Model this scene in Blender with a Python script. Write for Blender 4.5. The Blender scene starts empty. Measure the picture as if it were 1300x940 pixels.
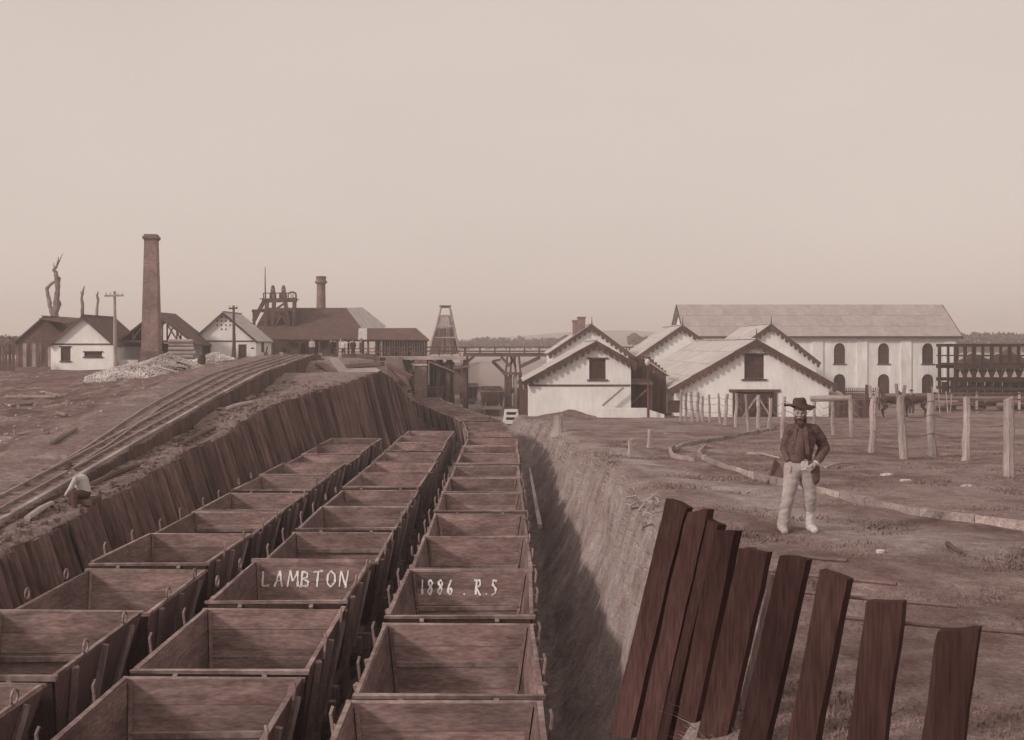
import bpy, bmesh, math, random
from mathutils import Vector, Matrix, noise, Euler
R = math.radians
random.seed(7)
S = bpy.context.scene
COL = S.collection

# ---------------------------------------------------------------- camera
F = 1400.0                      # focal length in pixels of a 1300 px wide picture
cam = bpy.data.cameras.new('camera')
cam.sensor_width = 36.0
cam.lens = 36.0 * F / 1300.0
cam.shift_x = 6.0 / 1300.0      # the rows of wagons run straight along +Y
cam.shift_y = -30.0 / 1300.0    # level camera with a dropped front, verticals stay upright
cam.clip_start = 0.1
cam.clip_end = 6000
camo = bpy.data.objects.new('camera', cam)
COL.objects.link(camo)
camo.location = (0, 0, 0)
camo.rotation_euler = (R(90), 0, 0)
S.camera = camo
S.render.resolution_x, S.render.resolution_y = 1024, 740

# ---------------------------------------------------------------- light: hazy daylight, sun from the left behind the camera
SUN_EL, SUN_AZ = R(26), R(213)          # azimuth measured from +X, counter-clockwise
sdir = Vector((math.cos(SUN_EL) * math.cos(SUN_AZ), math.cos(SUN_EL) * math.sin(SUN_AZ), math.sin(SUN_EL)))
world = bpy.data.worlds.new('World')
S.world = world
world.use_nodes = True
wn, wl = world.node_tree.nodes, world.node_tree.links
wn.clear()
wo = wn.new('ShaderNodeOutputWorld')
bg = wn.new('ShaderNodeBackground')
sky = wn.new('ShaderNodeTexSky')
sky.sky_type = 'NISHITA'
sky.sun_disc = False
sky.sun_elevation = SUN_EL
sky.sun_rotation = math.atan2(sdir.x, sdir.y)
sky.air_density, sky.dust_density = 1.0, 3.0
bw = wn.new('ShaderNodeRGBToBW')
pw = wn.new('ShaderNodeMath'); pw.operation = 'POWER'; pw.inputs[1].default_value = 0.12
ml = wn.new('ShaderNodeMath'); ml.operation = 'MULTIPLY'; ml.inputs[1].default_value = 6.15
mc = wn.new('ShaderNodeMix'); mc.data_type = 'RGBA'; mc.blend_type = 'MULTIPLY'; mc.inputs[0].default_value = 1.0
mc.inputs[7].default_value = (1.0, 0.862, 0.782, 1)      # the brown tone of the print's sky
wl.new(sky.outputs[0], bw.inputs[0]); wl.new(bw.outputs[0], pw.inputs[0]); wl.new(pw.outputs[0], ml.inputs[0])
cn = wn.new('ShaderNodeTexNoise'); cn.inputs['Scale'].default_value = 2.2; cn.inputs['Detail'].default_value = 5     # thin high cloud, barely there
tcw = wn.new('ShaderNodeTexCoord'); mpw = wn.new('ShaderNodeMapping'); mpw.inputs['Scale'].default_value = (1, 1, 2.5)
wl.new(tcw.outputs['Generated'], mpw.inputs[0]); wl.new(mpw.outputs[0], cn.inputs[0])
cr = wn.new('ShaderNodeMapRange'); cr.inputs[1].default_value = .3; cr.inputs[2].default_value = .7; cr.inputs[3].default_value = .965; cr.inputs[4].default_value = 1.035
wl.new(cn.outputs[0], cr.inputs[0])
m4 = wn.new('ShaderNodeMath'); m4.operation = 'MULTIPLY'; wl.new(ml.outputs[0], m4.inputs[0]); wl.new(cr.outputs[0], m4.inputs[1])
wl.new(m4.outputs[0], mc.inputs[6]); wl.new(mc.outputs[2], bg.inputs[0]); wl.new(bg.outputs[0], wo.inputs[0])
bg.inputs[1].default_value = 0.10
sun = bpy.data.lights.new('sun', 'SUN')
sun.energy = 2.15
sun.angle = R(6.0)
sun.color = (1.0, 0.88, 0.80)
suno = bpy.data.objects.new('sun', sun)
COL.objects.link(suno)
suno.rotation_euler = sdir.to_track_quat('Z', 'Y').to_euler()
S.view_settings.view_transform = 'Standard'
S.view_settings.look = 'None'
S.view_settings.exposure = 0.0
S.view_settings.gamma = 1.0
S.cycles.max_bounces = 6
S.cycles.diffuse_bounces = 4
S.cycles.volume_bounces = 1
S.cycles.use_denoising = True

# ---------------------------------------------------------------- helpers
def at(x, y, Y):
    """point at depth Y that the 1300x940 picture shows at pixel x, y"""
    return Vector(((x - 644.0) * Y / F, Y, -(y - 440.0) * Y / F))

def lerp(a, b, t): return a + (b - a) * t

def table(tab, v):
    if v <= tab[0][0]: return tab[0][1]
    for (a, b), (c, d) in zip(tab, tab[1:]):
        if v <= c: return b + (d - b) * (v - a) / (c - a)
    return tab[-1][1]

def wloc(o):
    v = Vector((0, 0, 0))
    while o is not None:
        v += o.location
        o = o.parent
    return v

def props(o, label=None, cat=None, group=None, kind=None):
    if label: o['label'] = label
    if cat: o['category'] = cat
    if group: o['group'] = group
    if kind: o['kind'] = kind
    return o

def thing(name, loc, label, cat, group=None, rz=0.0):
    o = bpy.data.objects.new(name, None)
    o.empty_display_size = 0.2
    COL.objects.link(o)
    o.location = loc
    o.rotation_euler = (0, 0, rz)
    return props(o, label, cat, group)

def link(name, me, parent=None, loc=(0, 0, 0), rot=(0, 0, 0), m=None):
    o = bpy.data.objects.new(name, me)
    COL.objects.link(o)
    o.parent = parent
    o.location = loc
    o.rotation_euler = rot
    if m is not None and not me.materials: me.materials.append(m)
    return o

def copy_tree(o, parent=None):
    c = o.copy()
    COL.objects.link(c)
    if parent: c.parent = parent
    for ch in list(o.children): copy_tree(ch, c)
    return c

def j(a): return random.uniform(-a, a)

class MB:
    def __init__(s): s.v, s.f = [], []
    def add(s, vs, fs):
        n = len(s.v)
        s.v += [tuple(p) for p in vs]
        s.f += [tuple(i + n for i in f) for f in fs]
    def hexa(s, p):          # 8 corners: bottom 0-3 ccw, top 4-7
        s.add(p, [(3, 2, 1, 0), (4, 5, 6, 7), (0, 1, 5, 4), (1, 2, 6, 5), (2, 3, 7, 6), (3, 0, 4, 7)])
    def box(s, c, d, rz=0.0, jit=0.0):
        x, y, z = d[0] / 2, d[1] / 2, d[2] / 2
        m = Matrix.Rotation(rz, 3, 'Z')
        P = []
        for sz in (-z, z):
            for sx, sy in ((-x, -y), (x, -y), (x, y), (-x, y)):
                q = m @ Vector((sx + j(jit), sy + j(jit), sz + j(jit)))
                P.append((c[0] + q.x, c[1] + q.y, c[2] + q.z))
        s.hexa(P)
    def span(s, a, b):       # box between two opposite corners
        s.box([(a[i] + b[i]) / 2 for i in range(3)], [abs(b[i] - a[i]) for i in range(3)])
    def bar(s, p, q, w, h, up=(0, 0, 1), jit=0.0):
        p, q = Vector(p), Vector(q)
        d = (q - p).normalized()
        u = Vector(up)
        if abs(d.dot(u)) > 0.97: u = Vector((0, 1, 0))
        a = d.cross(u).normalized(); b = a.cross(d).normalized()
        P = []
        for e in (p, q):
            for sa, sb in ((-1, -1), (1, -1), (1, 1), (-1, 1)):
                P.append(e + a * sa * (w / 2 + j(jit)) + b * sb * (h / 2 + j(jit)))
        s.hexa([P[0], P[1], P[2], P[3], P[4], P[5], P[6], P[7]])
    def tube(s, pts, rad, n=8, cap=True):
        pts = [Vector(p) for p in pts]
        if not isinstance(rad, (list, tuple)): rad = [rad] * len(pts)
        rings, base = [], len(s.v)
        prev = None
        for i, p in enumerate(pts):
            d = (pts[min(i + 1, len(pts) - 1)] - pts[max(i - 1, 0)]).normalized()
            if prev is None:
                u = Vector((0, 0, 1)) if abs(d.z) < 0.9 else Vector((1, 0, 0))
                a = d.cross(u).normalized()
            else:
                a = (prev - d * prev.dot(d)).normalized()
            prev = a
            b = d.cross(a)
            for k in range(n):
                t = 2 * math.pi * k / n
                s.v.append(tuple(p + (a * math.cos(t) + b * math.sin(t)) * rad[i]))
        for i in range(len(pts) - 1):
            for k in range(n):
                k2 = (k + 1) % n
                s.f.append((base + i * n + k, base + i * n + k2, base + (i + 1) * n + k2, base + (i + 1) * n + k))
        if cap:
            s.f.append(tuple(base + k for k in range(n))[::-1])
            s.f.append(tuple(base + (len(pts) - 1) * n + k for k in range(n)))
    def quad(s, a, b, c, d): s.add([a, b, c, d], [(0, 1, 2, 3)])
    def slab(s, a, b, c, d, t):   # quad given thickness t downwards along its normal
        a, b, c, d = map(Vector, (a, b, c, d))
        n = (b - a).cross(d - a).normalized() * t
        s.hexa([a - n, b - n, c - n, d - n, a, b, c, d])
    def lathe(s, prof, n=16, c=(0, 0, 0), sx=1.0, sy=1.0):
        base = len(s.v)
        for r, z in prof:
            for k in range(n):
                t = 2 * math.pi * k / n
                s.v.append((c[0] + r * math.cos(t) * sx, c[1] + r * math.sin(t) * sy, c[2] + z))
        for i in range(len(prof) - 1):
            for k in range(n):
                k2 = (k + 1) % n
                s.f.append((base + i * n + k, base + i * n + k2, base + (i + 1) * n + k2, base + (i + 1) * n + k))
        s.f.append(tuple(base + k for k in range(n))[::-1])
        s.f.append(tuple(base + (len(prof) - 1) * n + k for k in range(n)))
    def mesh(s, name, m=None, off=(0, 0, 0), smooth=False):
        me = bpy.data.meshes.new(name)
        if off[0] or off[1] or off[2]:
            v = [(p[0] - off[0], p[1] - off[1], p[2] - off[2]) for p in s.v]
        else: v = s.v
        me.from_pydata(v, [], s.f)
        me.update()
        if m: me.materials.append(m)
        if smooth: me.shade_smooth()
        return me
    def build(s, name, m, parent=None, smooth=False):   # vertices are in world coordinates
        return link(name, s.mesh(name, m, wloc(parent) if parent else (0, 0, 0), smooth), parent)
    def solo(s, name, m, label, cat, group=None, smooth=False, loc=None):   # a thing that is one mesh, origin at its base
        if loc is None:
            n = len(s.v)
            loc = (sum(p[0] for p in s.v) / n, sum(p[1] for p in s.v) / n, min(p[2] for p in s.v))
        o = link(name, s.mesh(name, m, loc, smooth), None, loc)
        return props(o, label, cat, group)

# ---------------------------------------------------------------- materials (brown monochrome, as the print)
TONE_G = [(.03, .49), (.08, .55), (.2, .655), (.3, .765), (.4, .865), (.55, .935), (.75, .985)]
TONE_B = [(.03, .46), (.08, .51), (.2, .625), (.3, .735), (.4, .84), (.55, .92), (.75, .97)]
def tone(c):            # the print knows one hue per lightness: red brown darks, warm grey lights
    r = min(.86, c[0] * 1.22)
    return (r, r * table(TONE_G, r), r * table(TONE_B, r))
def mat(name, c1, c2, scale=4.0, stretch=(1, 1, 1), rough=0.85, bump=0.3, fine=4.0, var=0.12, spec=0.25, blotch=0.35, bdist=0.02, grain=.2):
    c1, c2 = tone(c1), tone(c2)
    m = bpy.data.materials.new(name)
    m.use_nodes = True
    nt = m.node_tree; N, L = nt.nodes, nt.links
    b = N['Principled BSDF']
    b.inputs['Roughness'].default_value = rough
    b.inputs['Specular IOR Level'].default_value = spec
    tc = N.new('ShaderNodeTexCoord'); mp = N.new('ShaderNodeMapping')
    mp.inputs['Scale'].default_value = stretch
    oi = N.new('ShaderNodeObjectInfo')
    ad = N.new('ShaderNodeVectorMath'); ad.operation = 'MULTIPLY_ADD'
    cb = N.new('ShaderNodeCombineXYZ')
    for i in range(3): L.new(oi.outputs['Random'], cb.inputs[i])
    ad.inputs[1].default_value = (37, 53, 71)
    L.new(cb.outputs[0], ad.inputs[0]); L.new(tc.outputs['Object'], ad.inputs[2])
    L.new(ad.outputs[0], mp.inputs[0])
    n1 = N.new('ShaderNodeTexNoise'); n1.inputs['Scale'].default_value = scale; n1.inputs['Detail'].default_value = 6; n1.inputs['Roughness'].default_value = 0.65
    n2 = N.new('ShaderNodeTexNoise'); n2.inputs['Scale'].default_value = scale * fine; n2.inputs['Detail'].default_value = 4
    n3 = N.new('ShaderNodeTexNoise'); n3.inputs['Scale'].default_value = 0.55; n3.inputs['Detail'].default_value = 4
    L.new(mp.outputs[0], n1.inputs[0]); L.new(mp.outputs[0], n2.inputs[0]); L.new(ad.outputs[0], n3.inputs[0])
    rp = N.new('ShaderNodeMapRange'); rp.inputs[1].default_value = 0.32; rp.inputs[2].default_value = 0.68
    L.new(n1.outputs[0], rp.inputs[0])
    mx = N.new('ShaderNodeMix'); mx.data_type = 'RGBA'
    mx.inputs[6].default_value = (*c1, 1); mx.inputs[7].default_value = (*c2, 1)
    L.new(rp.outputs[0], mx.inputs[0])
    # brightness: per piece, large blotches and fine grain
    mr = N.new('ShaderNodeMapRange'); mr.inputs[3].default_value = 1 - var; mr.inputs[4].default_value = 1 + var
    L.new(oi.outputs['Random'], mr.inputs[0])
    m3 = N.new('ShaderNodeMapRange'); m3.inputs[1].default_value = 0.3; m3.inputs[2].default_value = 0.7
    m3.inputs[3].default_value = 1 - blotch; m3.inputs[4].default_value = 1 + blotch
    L.new(n3.outputs[0], m3.inputs[0])
    m2 = N.new('ShaderNodeMapRange'); m2.inputs[1].default_value = 0.3; m2.inputs[2].default_value = 0.7
    m2.inputs[3].default_value = 1 - grain; m2.inputs[4].default_value = 1 + grain
    L.new(n2.outputs[0], m2.inputs[0])
    a = N.new('ShaderNodeMath'); a.operation = 'MULTIPLY'; L.new(mr.outputs[0], a.inputs[0]); L.new(m3.outputs[0], a.inputs[1])
    a2 = N.new('ShaderNodeMath'); a2.operation = 'MULTIPLY'; L.new(a.outputs[0], a2.inputs[0]); L.new(m2.outputs[0], a2.inputs[1])
    sc = N.new('ShaderNodeVectorMath'); sc.operation = 'SCALE'
    L.new(mx.outputs[2], sc.inputs[0]); L.new(a2.outputs[0], sc.inputs[3])
    L.new(sc.outputs[0], b.inputs['Base Color'])
    bp = N.new('ShaderNodeBump'); bp.inputs['Strength'].default_value = bump; bp.inputs['Distance'].default_value = bdist
    L.new(n2.outputs[0], bp.inputs['Height']); L.new(bp.outputs[0], b.inputs['Normal'])
    return m

GR = (28, 28, 1.6)      # grain along local Z
GX = (1.6, 28, 28)      # grain along local X
GY = (28, 1.6, 28)      # grain along local Y
WHITE   = mat('limewash', (.69, .595, .57), (.80, .695, .665), .8, (1.6, 1.6, .35), rough=.95, bump=.2, blotch=.10, var=.04, grain=.06)
STUCCO  = mat('stucco', (.59, .465, .44), (.70, .545, .52), .6, (1.6, 1.6, .3), rough=.95, bump=.15, blotch=.09, var=.04, grain=.05)
IRON    = mat('roof_iron', (.36, .305, .29), (.47, .37, .35), .8, (1, 1, 1), .75, .1, blotch=.08, var=.05, grain=.05)
IRON2   = mat('dull_roof_iron', (.30, .20, .188), (.36, .24, .225), .8, (1, 1, 1), .8, .1, blotch=.07, var=.035, grain=.04)
SHINGLE = mat('roof_shingle', (.085, .052, .048), (.125, .08, .075), 2.5, rough=.9, bump=.4, var=.12, blotch=.15)
TRIM    = mat('dark_trim', (.075, .046, .043), (.11, .07, .065), 5, rough=.7, bump=.2)
GLASS   = mat('dark_glass', (.055, .034, .032), (.085, .055, .05), 2, rough=.18, bump=.02, spec=.5)
DARK    = mat('dark_timber', (.075, .043, .041), (.13, .078, .073), 1.0, GR, .85, .5, var=.22)
DARKX   = mat('dark_timber_beam', (.085, .05, .047), (.145, .09, .083), 1.0, GX, .85, .5, var=.2)
SLAB    = mat('tarred_slab', (.040, .0215, .020), (.060, .035, .033), 1.0, (16, 16, .8), .95, .4, var=.10, spec=.06, grain=.2)
WALLPL  = mat('wall_slab', (.075, .047, .044), (.15, .13, .12), 0.8, (8, 8, .7), .95, .7, var=.42, spec=.1)
PALE    = mat('weathered_timber', (.23, .20, .185), (.37, .33, .31), 1.0, GR, .9, .6, var=.15)
PALEX   = mat('weathered_beam', (.25, .185, .17), (.38, .30, .28), 1.0, GX, .9, .6, var=.15)
WAGB    = mat('wagon_board', (.108, .084, .079), (.20, .155, .145), 0.9, (2.2, 9, 9), .85, .5, var=.16, blotch=.5)
WAGE    = mat('wagon_side_board', (.105, .07, .066), (.18, .13, .12), 0.9, (9, 2.2, 9), .85, .5, var=.16, blotch=.5)
WAGR    = mat('wagon_rim', (.13, .14, .13), (.26, .235, .22), 2.0, rough=.75, bump=.4, var=.15)
METAL   = mat('rusty_iron', (.15, .066, .06), (.23, .12, .11), 6, rough=.55, bump=.3, spec=.4)
RAILM   = mat('worn_rail', (.17, .175, .16), (.26, .255, .235), 5, rough=.5, bump=.1, spec=.5)
SLEEPM  = mat('sleeper_timber', (.15, .10, .092), (.23, .16, .15), 1.0, GX, .9, .6, var=.2)
BRICK   = mat('sooty_brick', (.15, .098, .09), (.225, .155, .143), 3.0, rough=.95, bump=.5, blotch=.3)
STONE   = mat('pale_stone', (.33, .265, .245), (.50, .42, .395), 6, rough=.95, bump=.6, var=.2)
RUBBLE  = mat('pale_rubble', (.27, .21, .195), (.43, .355, .33), 9, rough=.95, bump=.6)
BARK    = mat('dead_wood', (.16, .11, .10), (.27, .20, .185), 1.0, GR, .95, .7)
CHALK   = mat('chalk', (.55, .70, .66), (.70, .81, .77), 30, rough=1, bump=.2, blotch=.05, var=0)
WIRE    = mat('fence_wire', (.12, .075, .07), (.16, .11, .10), 8, rough=.5, bump=.1)
UNDER   = mat('shade_lift_timber', (.17, .1, .1), (.27, .1, .1), 1.0, GR, .9, .4, var=.15)  # dark timber coloured paler to lift the shade under and between wagons
FELT    = mat('hat_felt', (.07, .052, .049), (.105, .078, .072), 14, rough=.95, bump=.3)
EDGEM   = mat('edging_timber', (.21, .2, .2), (.34, .3, .3), 1.0, (3, 12, 12), .9, .6, var=.22)
SKIN    = mat('skin', (.29, .24, .21), (.34, .29, .255), 10, rough=.6, bump=.1, blotch=.08)
HAIR    = mat('beard_hair', (.065, .027, .025), (.11, .05, .046), 40, rough=.8, bump=.8, bdist=.01)
COAT    = mat('coat_cloth', (.10, .075, .069), (.165, .112, .103), 12, rough=.95, bump=.6, blotch=.15)
VEST    = mat('waistcoat_cloth', (.12, .09, .082), (.165, .125, .115), 14, rough=.95, bump=.5, blotch=.15)
MOLE    = mat('pale_trousers', (.30, .29, .27), (.39, .42, .395), 5, rough=.95, bump=.3, blotch=.08, bdist=.02, grain=.06)
CLOTH   = mat('light_cloth', (.40, .43, .405), (.50, .55, .52), 9, rough=.95, bump=.4)
DCLOTH  = mat('dark_cloth', (.06, .036, .034), (.10, .064, .06), 9, rough=.95, bump=.4)
HORSE   = mat('horse_coat', (.055, .033, .03), (.09, .056, .052), 7, rough=.6, bump=.2)
GRASSM  = mat('turf_blades', (.15, .107, .098), (.215, .195, .18), 0.6, rough=.9, bump=0)
STRAW   = mat('dry_grass', (.30, .23, .212), (.46, .375, .35), 0.9, rough=.9, bump=0)
LEAF    = mat('far_foliage', (.09, .045, .042), (.15, .09, .083), .4, rough=.9, bump=0)
HILLM   = mat('hill_cover', (.17, .068, .062), (.25, .115, .106), .02, rough=1, bump=0)
COALM   = mat('coal', (.05, .03, .028), (.10, .066, .06), 6, rough=.6, bump=.8, bdist=.05)

# ---------------------------------------------------------------- levels of the ground
Lg = [(0, -4.3), (25, -4.25), (30, -4.05), (40, -3.45), (55, -2.7), (77, -2.2), (95, -2.05), (105, -1.75), (130, -1.6), (200, -3), (400, -6)]
EDGE = [(0, -11.3), (25, -11.55), (38.5, -11.6), (52.6, -11.8), (66, -12.5), (77, -13.5), (90, -15)]      # right edge of the tramway
BED = [(0, -4.9), (15, -4.55), (25.5, -4.03), (38.5, -2.67), (52.6, -1.35), (66, -.85), (77, -.6), (90, -.8), (130, -.9), (150, -1.5), (200, -3), (400, -6)]
WT = [at(*p) for p in ((10, 702, 22.7), (102, 652, 26.5), (163, 619, 29.7), (230, 578, 34.6), (296, 547, 40), (329, 524, 43), (351, 514, 46),
                       (410, 496, 53), (455, 482, 57), (484, 473, 60), (497, 482, 62.5), (524, 518, 65))]
WTX = [(0, -10.4), (15, -10.35)] + [(p.y, p.x) for p in WT] + [(66.5, -6.6), (69, -9.0), (72, -9.8), (130, -9.8), (150, -10), (400, -10)]
WTZ = [(0, -4.9), (15, -4.55)] + [(p.y, p.z) for p in WT] + [(66.5, -3.0), (69, -1.6), (72, -1.0), (130, -1.0), (150, -1.6), (200, -3), (400, -6)]
CEN = [(0, -.67), (47, -.67), (52, -.85), (57.5, -1.25), (64, -2.3), (74, -4.35), (80, -5.6), (92, -7.2), (130, -8)]     # centre line of the right row
CREST = [(0, .6), (5, .95), (8, 1.25), (14, 2.1), (20, 2.3), (28, 2.3), (37, 2.15), (50, 2.25), (60, 1.9), (66, 1.25), (72, .55), (80, .6), (110, 3), (150, 3)]
def Rg(Y):
    return table([(0, -2.15), (8, -2.25), (12, -2.3), (14, -2.4), (75, -4.8), (130, -4.9), (200, -5.2), (400, -6)], Y)
FLOOR = -6.45
def floorz(Y): return table([(0, FLOOR), (120, FLOOR), (170, -5.8), (400, -6.02)], Y)
def footx(Y): return min(table(CREST, Y) - .7, .9) if Y < 52 else table([(52, .9), (64, .5), (72, 0.0), (80, -.1), (110, 2), (150, 2)], Y)
def feats(Y):
    e, b, l = table(EDGE, Y), table(BED, Y), table(Lg, Y)
    wx, wz, fz = table(WTX, Y), table(WTZ, Y), floorz(Y)
    r, c, g = footx(Y), table(CREST, Y), Rg(Y)
    lean = .33 * (wz - fz)
    sh = max(l, b - .35)
    e = min(e, wx - .9)
    return [(-1500, min(l, -4.5)), (-160, l), (-60, l), (e - 16, l), (e - 9.5, lerp(l, sh, .55)), (e - 5.0, sh), (e - 3.8, b - .03), (e, b - .03), (e + .06, wz + .02),
            (wx - .25, wz + .04), (wx - .14, wz - .03), (wx + lean - .2, fz), (wx + lean + .6, fz),
            (r, fz), (r + min(.65, (c - r) * .5), lerp(fz, g, .31)), (c - min(.32, (c - r) * .25), lerp(fz, g, .64)), (c, g - .04), (c + .5, g + .05), (c + 2, g), (c + 12, g), (c + 50, g), (170, g), (1500, min(g, -5))]
SEG = [3, 6, 10, 6, 4, 3, 10, 1, 4, 1, 6, 1, 8, 4, 5, 5, 2, 4, 12, 16, 6, 4]
def gz(X, Y):
    return table(feats(Y), X)
# ---------------------------------------------------------------- the ground sheet
PATHS = [(2.9, 36), (3.4, 26), (4.0, 20.5), (4.4, 16.5), (4.6, 13.5), (6.5, 11.5)]      # worn track across the turf
def terrain():
    ys = [-60, -30, -12, -6, -2]
    y = 0.0
    while y < 160:
        ys.append(y)
        y += .4 if 6 < y < 45 else (.7 if y < 80 else 1.6)
    ys += [170, 185, 210, 250, 320, 420, 600, 900, 1300, 1550]
    verts, cols = [], []
    for Y in ys:
        f = feats(max(Y, 0))
        row = []
        for k in range(len(f) - 1):
            for i in range(SEG[k]):
                t = i / SEG[k]
                row.append((lerp(f[k][0], f[k + 1][0], t), lerp(f[k][1], f[k + 1][1], t), k))
        row.append((f[-1][0], f[-1][1], len(f) - 2))
        for X, Z, k in row:
            amp = .05
            if k in (13, 14, 15): amp = .16
            elif k in (2, 3, 4, 5): amp = .26
            elif k in (11, 12): amp = .05
            elif k == 8: amp = .12
            elif k >= 16: amp = .075
            if k in (7, 10): amp = .01
            if k == 6: amp = .03
            q = Vector((X * .9, Y * .55, 3.0))
            dz = amp * (noise.noise(q) + .5 * noise.noise(q * 3.1))
            dx = (amp * noise.noise(q * 1.7 + Vector((9, 4, 1)))) * 1.4 if k in (13, 14, 15) else 0
            verts.append((X + dx, Y, Z + dz))
            far = max(0.0, min(1.0, (Y - 118) / 25))
            turf = 1.0 if k >= 16 else (.8 if k in (15,) else 0.0)
            dry = 1.0 if k in (13, 14, 15) else (.55 if k == 16 else 0)
            coal = 1.0 if k in (10, 11, 12) else (.1 if k == 13 else (.35 if k in (6, 7, 8, 9) else 0))
            if k in (8, 9) : coal = .45
            turf, dry, coal = lerp(turf, 1, far), lerp(dry, 1, far), lerp(coal, 0, far)
            pth = far * .7
            if turf > .9 and Y < 60:
                for (ax, ay), (bx, by) in zip(PATHS, PATHS[1:]):
                    t = max(0, min(1, ((X - ax) * (bx - ax) + (Y - ay) * (by - ay)) / ((bx - ax) ** 2 + (by - ay) ** 2)))
                    pth = max(pth, 1 - math.hypot(X - ax - t * (bx - ax), (Y - ay - t * (by - ay)) * .6) / .75)
            cols.append((turf, dry, coal, max(0, min(1, pth * 1.6))))
    n = len(row)
    faces = [(r * n + c, r * n + c + 1, (r + 1) * n + c + 1, (r + 1) * n + c) for r in range(len(ys) - 1) for c in range(n - 1)]
    me = bpy.data.meshes.new('ground')
    me.from_pydata(verts, [], faces)
    ca = me.color_attributes.new('zone', 'FLOAT_COLOR', 'POINT')
    ca.data.foreach_set('color', [v for c in cols for v in c])
    me.shade_smooth()
    m = bpy.data.materials.new('ground_cover')
    m.use_nodes = True
    N, L = m.node_tree.nodes, m.node_tree.links
    b = N['Principled BSDF']; b.inputs['Roughness'].default_value = .95; b.inputs['Specular IOR Level'].default_value = .1
    tc = N.new('ShaderNodeTexCoord')
    at_ = N.new('ShaderNodeVertexColor'); at_.layer_name = 'zone'
    sp = N.new('ShaderNodeSeparateColor'); L.new(at_.outputs[0], sp.inputs[0])
    def nz(scale, detail=8, stretch=(1, 1, 1), rough=.65):
        mp = N.new('ShaderNodeMapping'); mp.inputs['Scale'].default_value = stretch
        L.new(tc.outputs['Object'], mp.inputs[0])
        t = N.new('ShaderNodeTexNoise'); t.inputs['Scale'].default_value = scale; t.inputs['Detail'].default_value = detail; t.inputs['Roughness'].default_value = rough
        L.new(mp.outputs[0], t.inputs[0])
        return t.outputs[0]
    def rng(s, a, bb, c=0.0, d=1.0):
        r = N.new('ShaderNodeMapRange'); r.inputs[1].default_value = a; r.inputs[2].default_value = bb; r.inputs[3].default_value = c; r.inputs[4].default_value = d
        L.new(s, r.inputs[0]); return r.outputs[0]
    def mix(f, c1, c2):
        x = N.new('ShaderNodeMix'); x.data_type = 'RGBA'
        if isinstance(f, float): x.inputs[0].default_value = f
        else: L.new(f, x.inputs[0])
        for i, c in ((6, c1), (7, c2)):
            if isinstance(c, tuple): x.inputs[i].default_value = (*tone(c), 1)
            else: L.new(c, x.inputs[i])
        return x.outputs[2]
    def mul(a, c):
        x = N.new('ShaderNodeMath'); x.operation = 'MULTIPLY'
        L.new(a, x.inputs[0])
        if isinstance(c, float): x.inputs[1].default_value = c
        else: L.new(c, x.inputs[1])
        return x.outputs[0]
    big, mid, fine, vfine = nz(.16, 6), nz(.9, 8, (1, .6, 1)), nz(5, 8), nz(28, 5)
    dirt = mix(rng(mid, .38, .62), (.105, .095, .087), (.20, .165, .152))
    dirt = mix(mul(rng(big, .45, .62), .75), dirt, (.155, .112, .102))
    dirt = mix(mul(rng(nz(.5, 9, (.8, 1.2, 1)), .52, .62), .7), dirt, (.085, .225, .205))
    dirt = mix(mul(rng(nz(.8, 9), .57, .66), .75), dirt, (.30, .225, .205))
    turf = mix(rng(mid, .4, .6), (.135, .075, .069), (.235, .143, .131))
    turf = mix(mul(rng(big, .5, .66), .8), turf, (.27, .20, .184))
    turf = mix(mul(rng(nz(2.4, 6, (1, .5, 1)), .56, .7), .6), turf, (.29, .22, .2))
    dry = mix(rng(nz(1.5, 10, (1, 1.3, .8)), .33, .66), (.21, .13, .119), (.325, .295, .273))
    dry = mix(mul(rng(nz(.7, 6), .5, .66), .6), dry, (.33, .3, .3))
    coal = mix(rng(fine, .35, .7), (.22, .033, .031), (.34, .075, .069))  # coal ground coloured paler than coal, to lift the shade in the trench
    turf = mix(mul(at_.outputs[1], rng(nz(1.1, 6), .3, .62)), turf, (.33, .22, .2))
    turf = mix(mul(rng(nz(.35, 7, (.6, 1.3, 1)), .56, .66), .6), turf, (.09, .07, .07))
    c = mix(sp.outputs[0], dirt, turf)
    c = mix(mul(sp.outputs[1], rng(mid, .3, .55, .45, 1.0)), c, dry)
    c = mix(mul(sp.outputs[2], rng(mid, .2, .6, .7, 1.0)), c, coal)
    gr = N.new('ShaderNodeVectorMath'); gr.operation = 'SCALE'
    L.new(c, gr.inputs[0]); L.new(mul(rng(vfine, .3, .7, .7, 1.3), rng(fine, .3, .7, .75, 1.25)), gr.inputs[3])
    L.new(gr.outputs[0], b.inputs['Base Color'])
    hh = N.new('ShaderNodeMath'); hh.operation = 'ADD'; L.new(fine, hh.inputs[0]); L.new(mul(vfine, .35), hh.inputs[1])
    bp = N.new('ShaderNodeBump'); bp.inputs['Strength'].default_value = .8; bp.inputs['Distance'].default_value = .08
    L.new(hh.outputs[0], bp.inputs['Height']); L.new(bp.outputs[0], b.inputs['Normal'])
    me.materials.append(m)
    return props(link('ground', me), kind='structure')
terrain()

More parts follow.
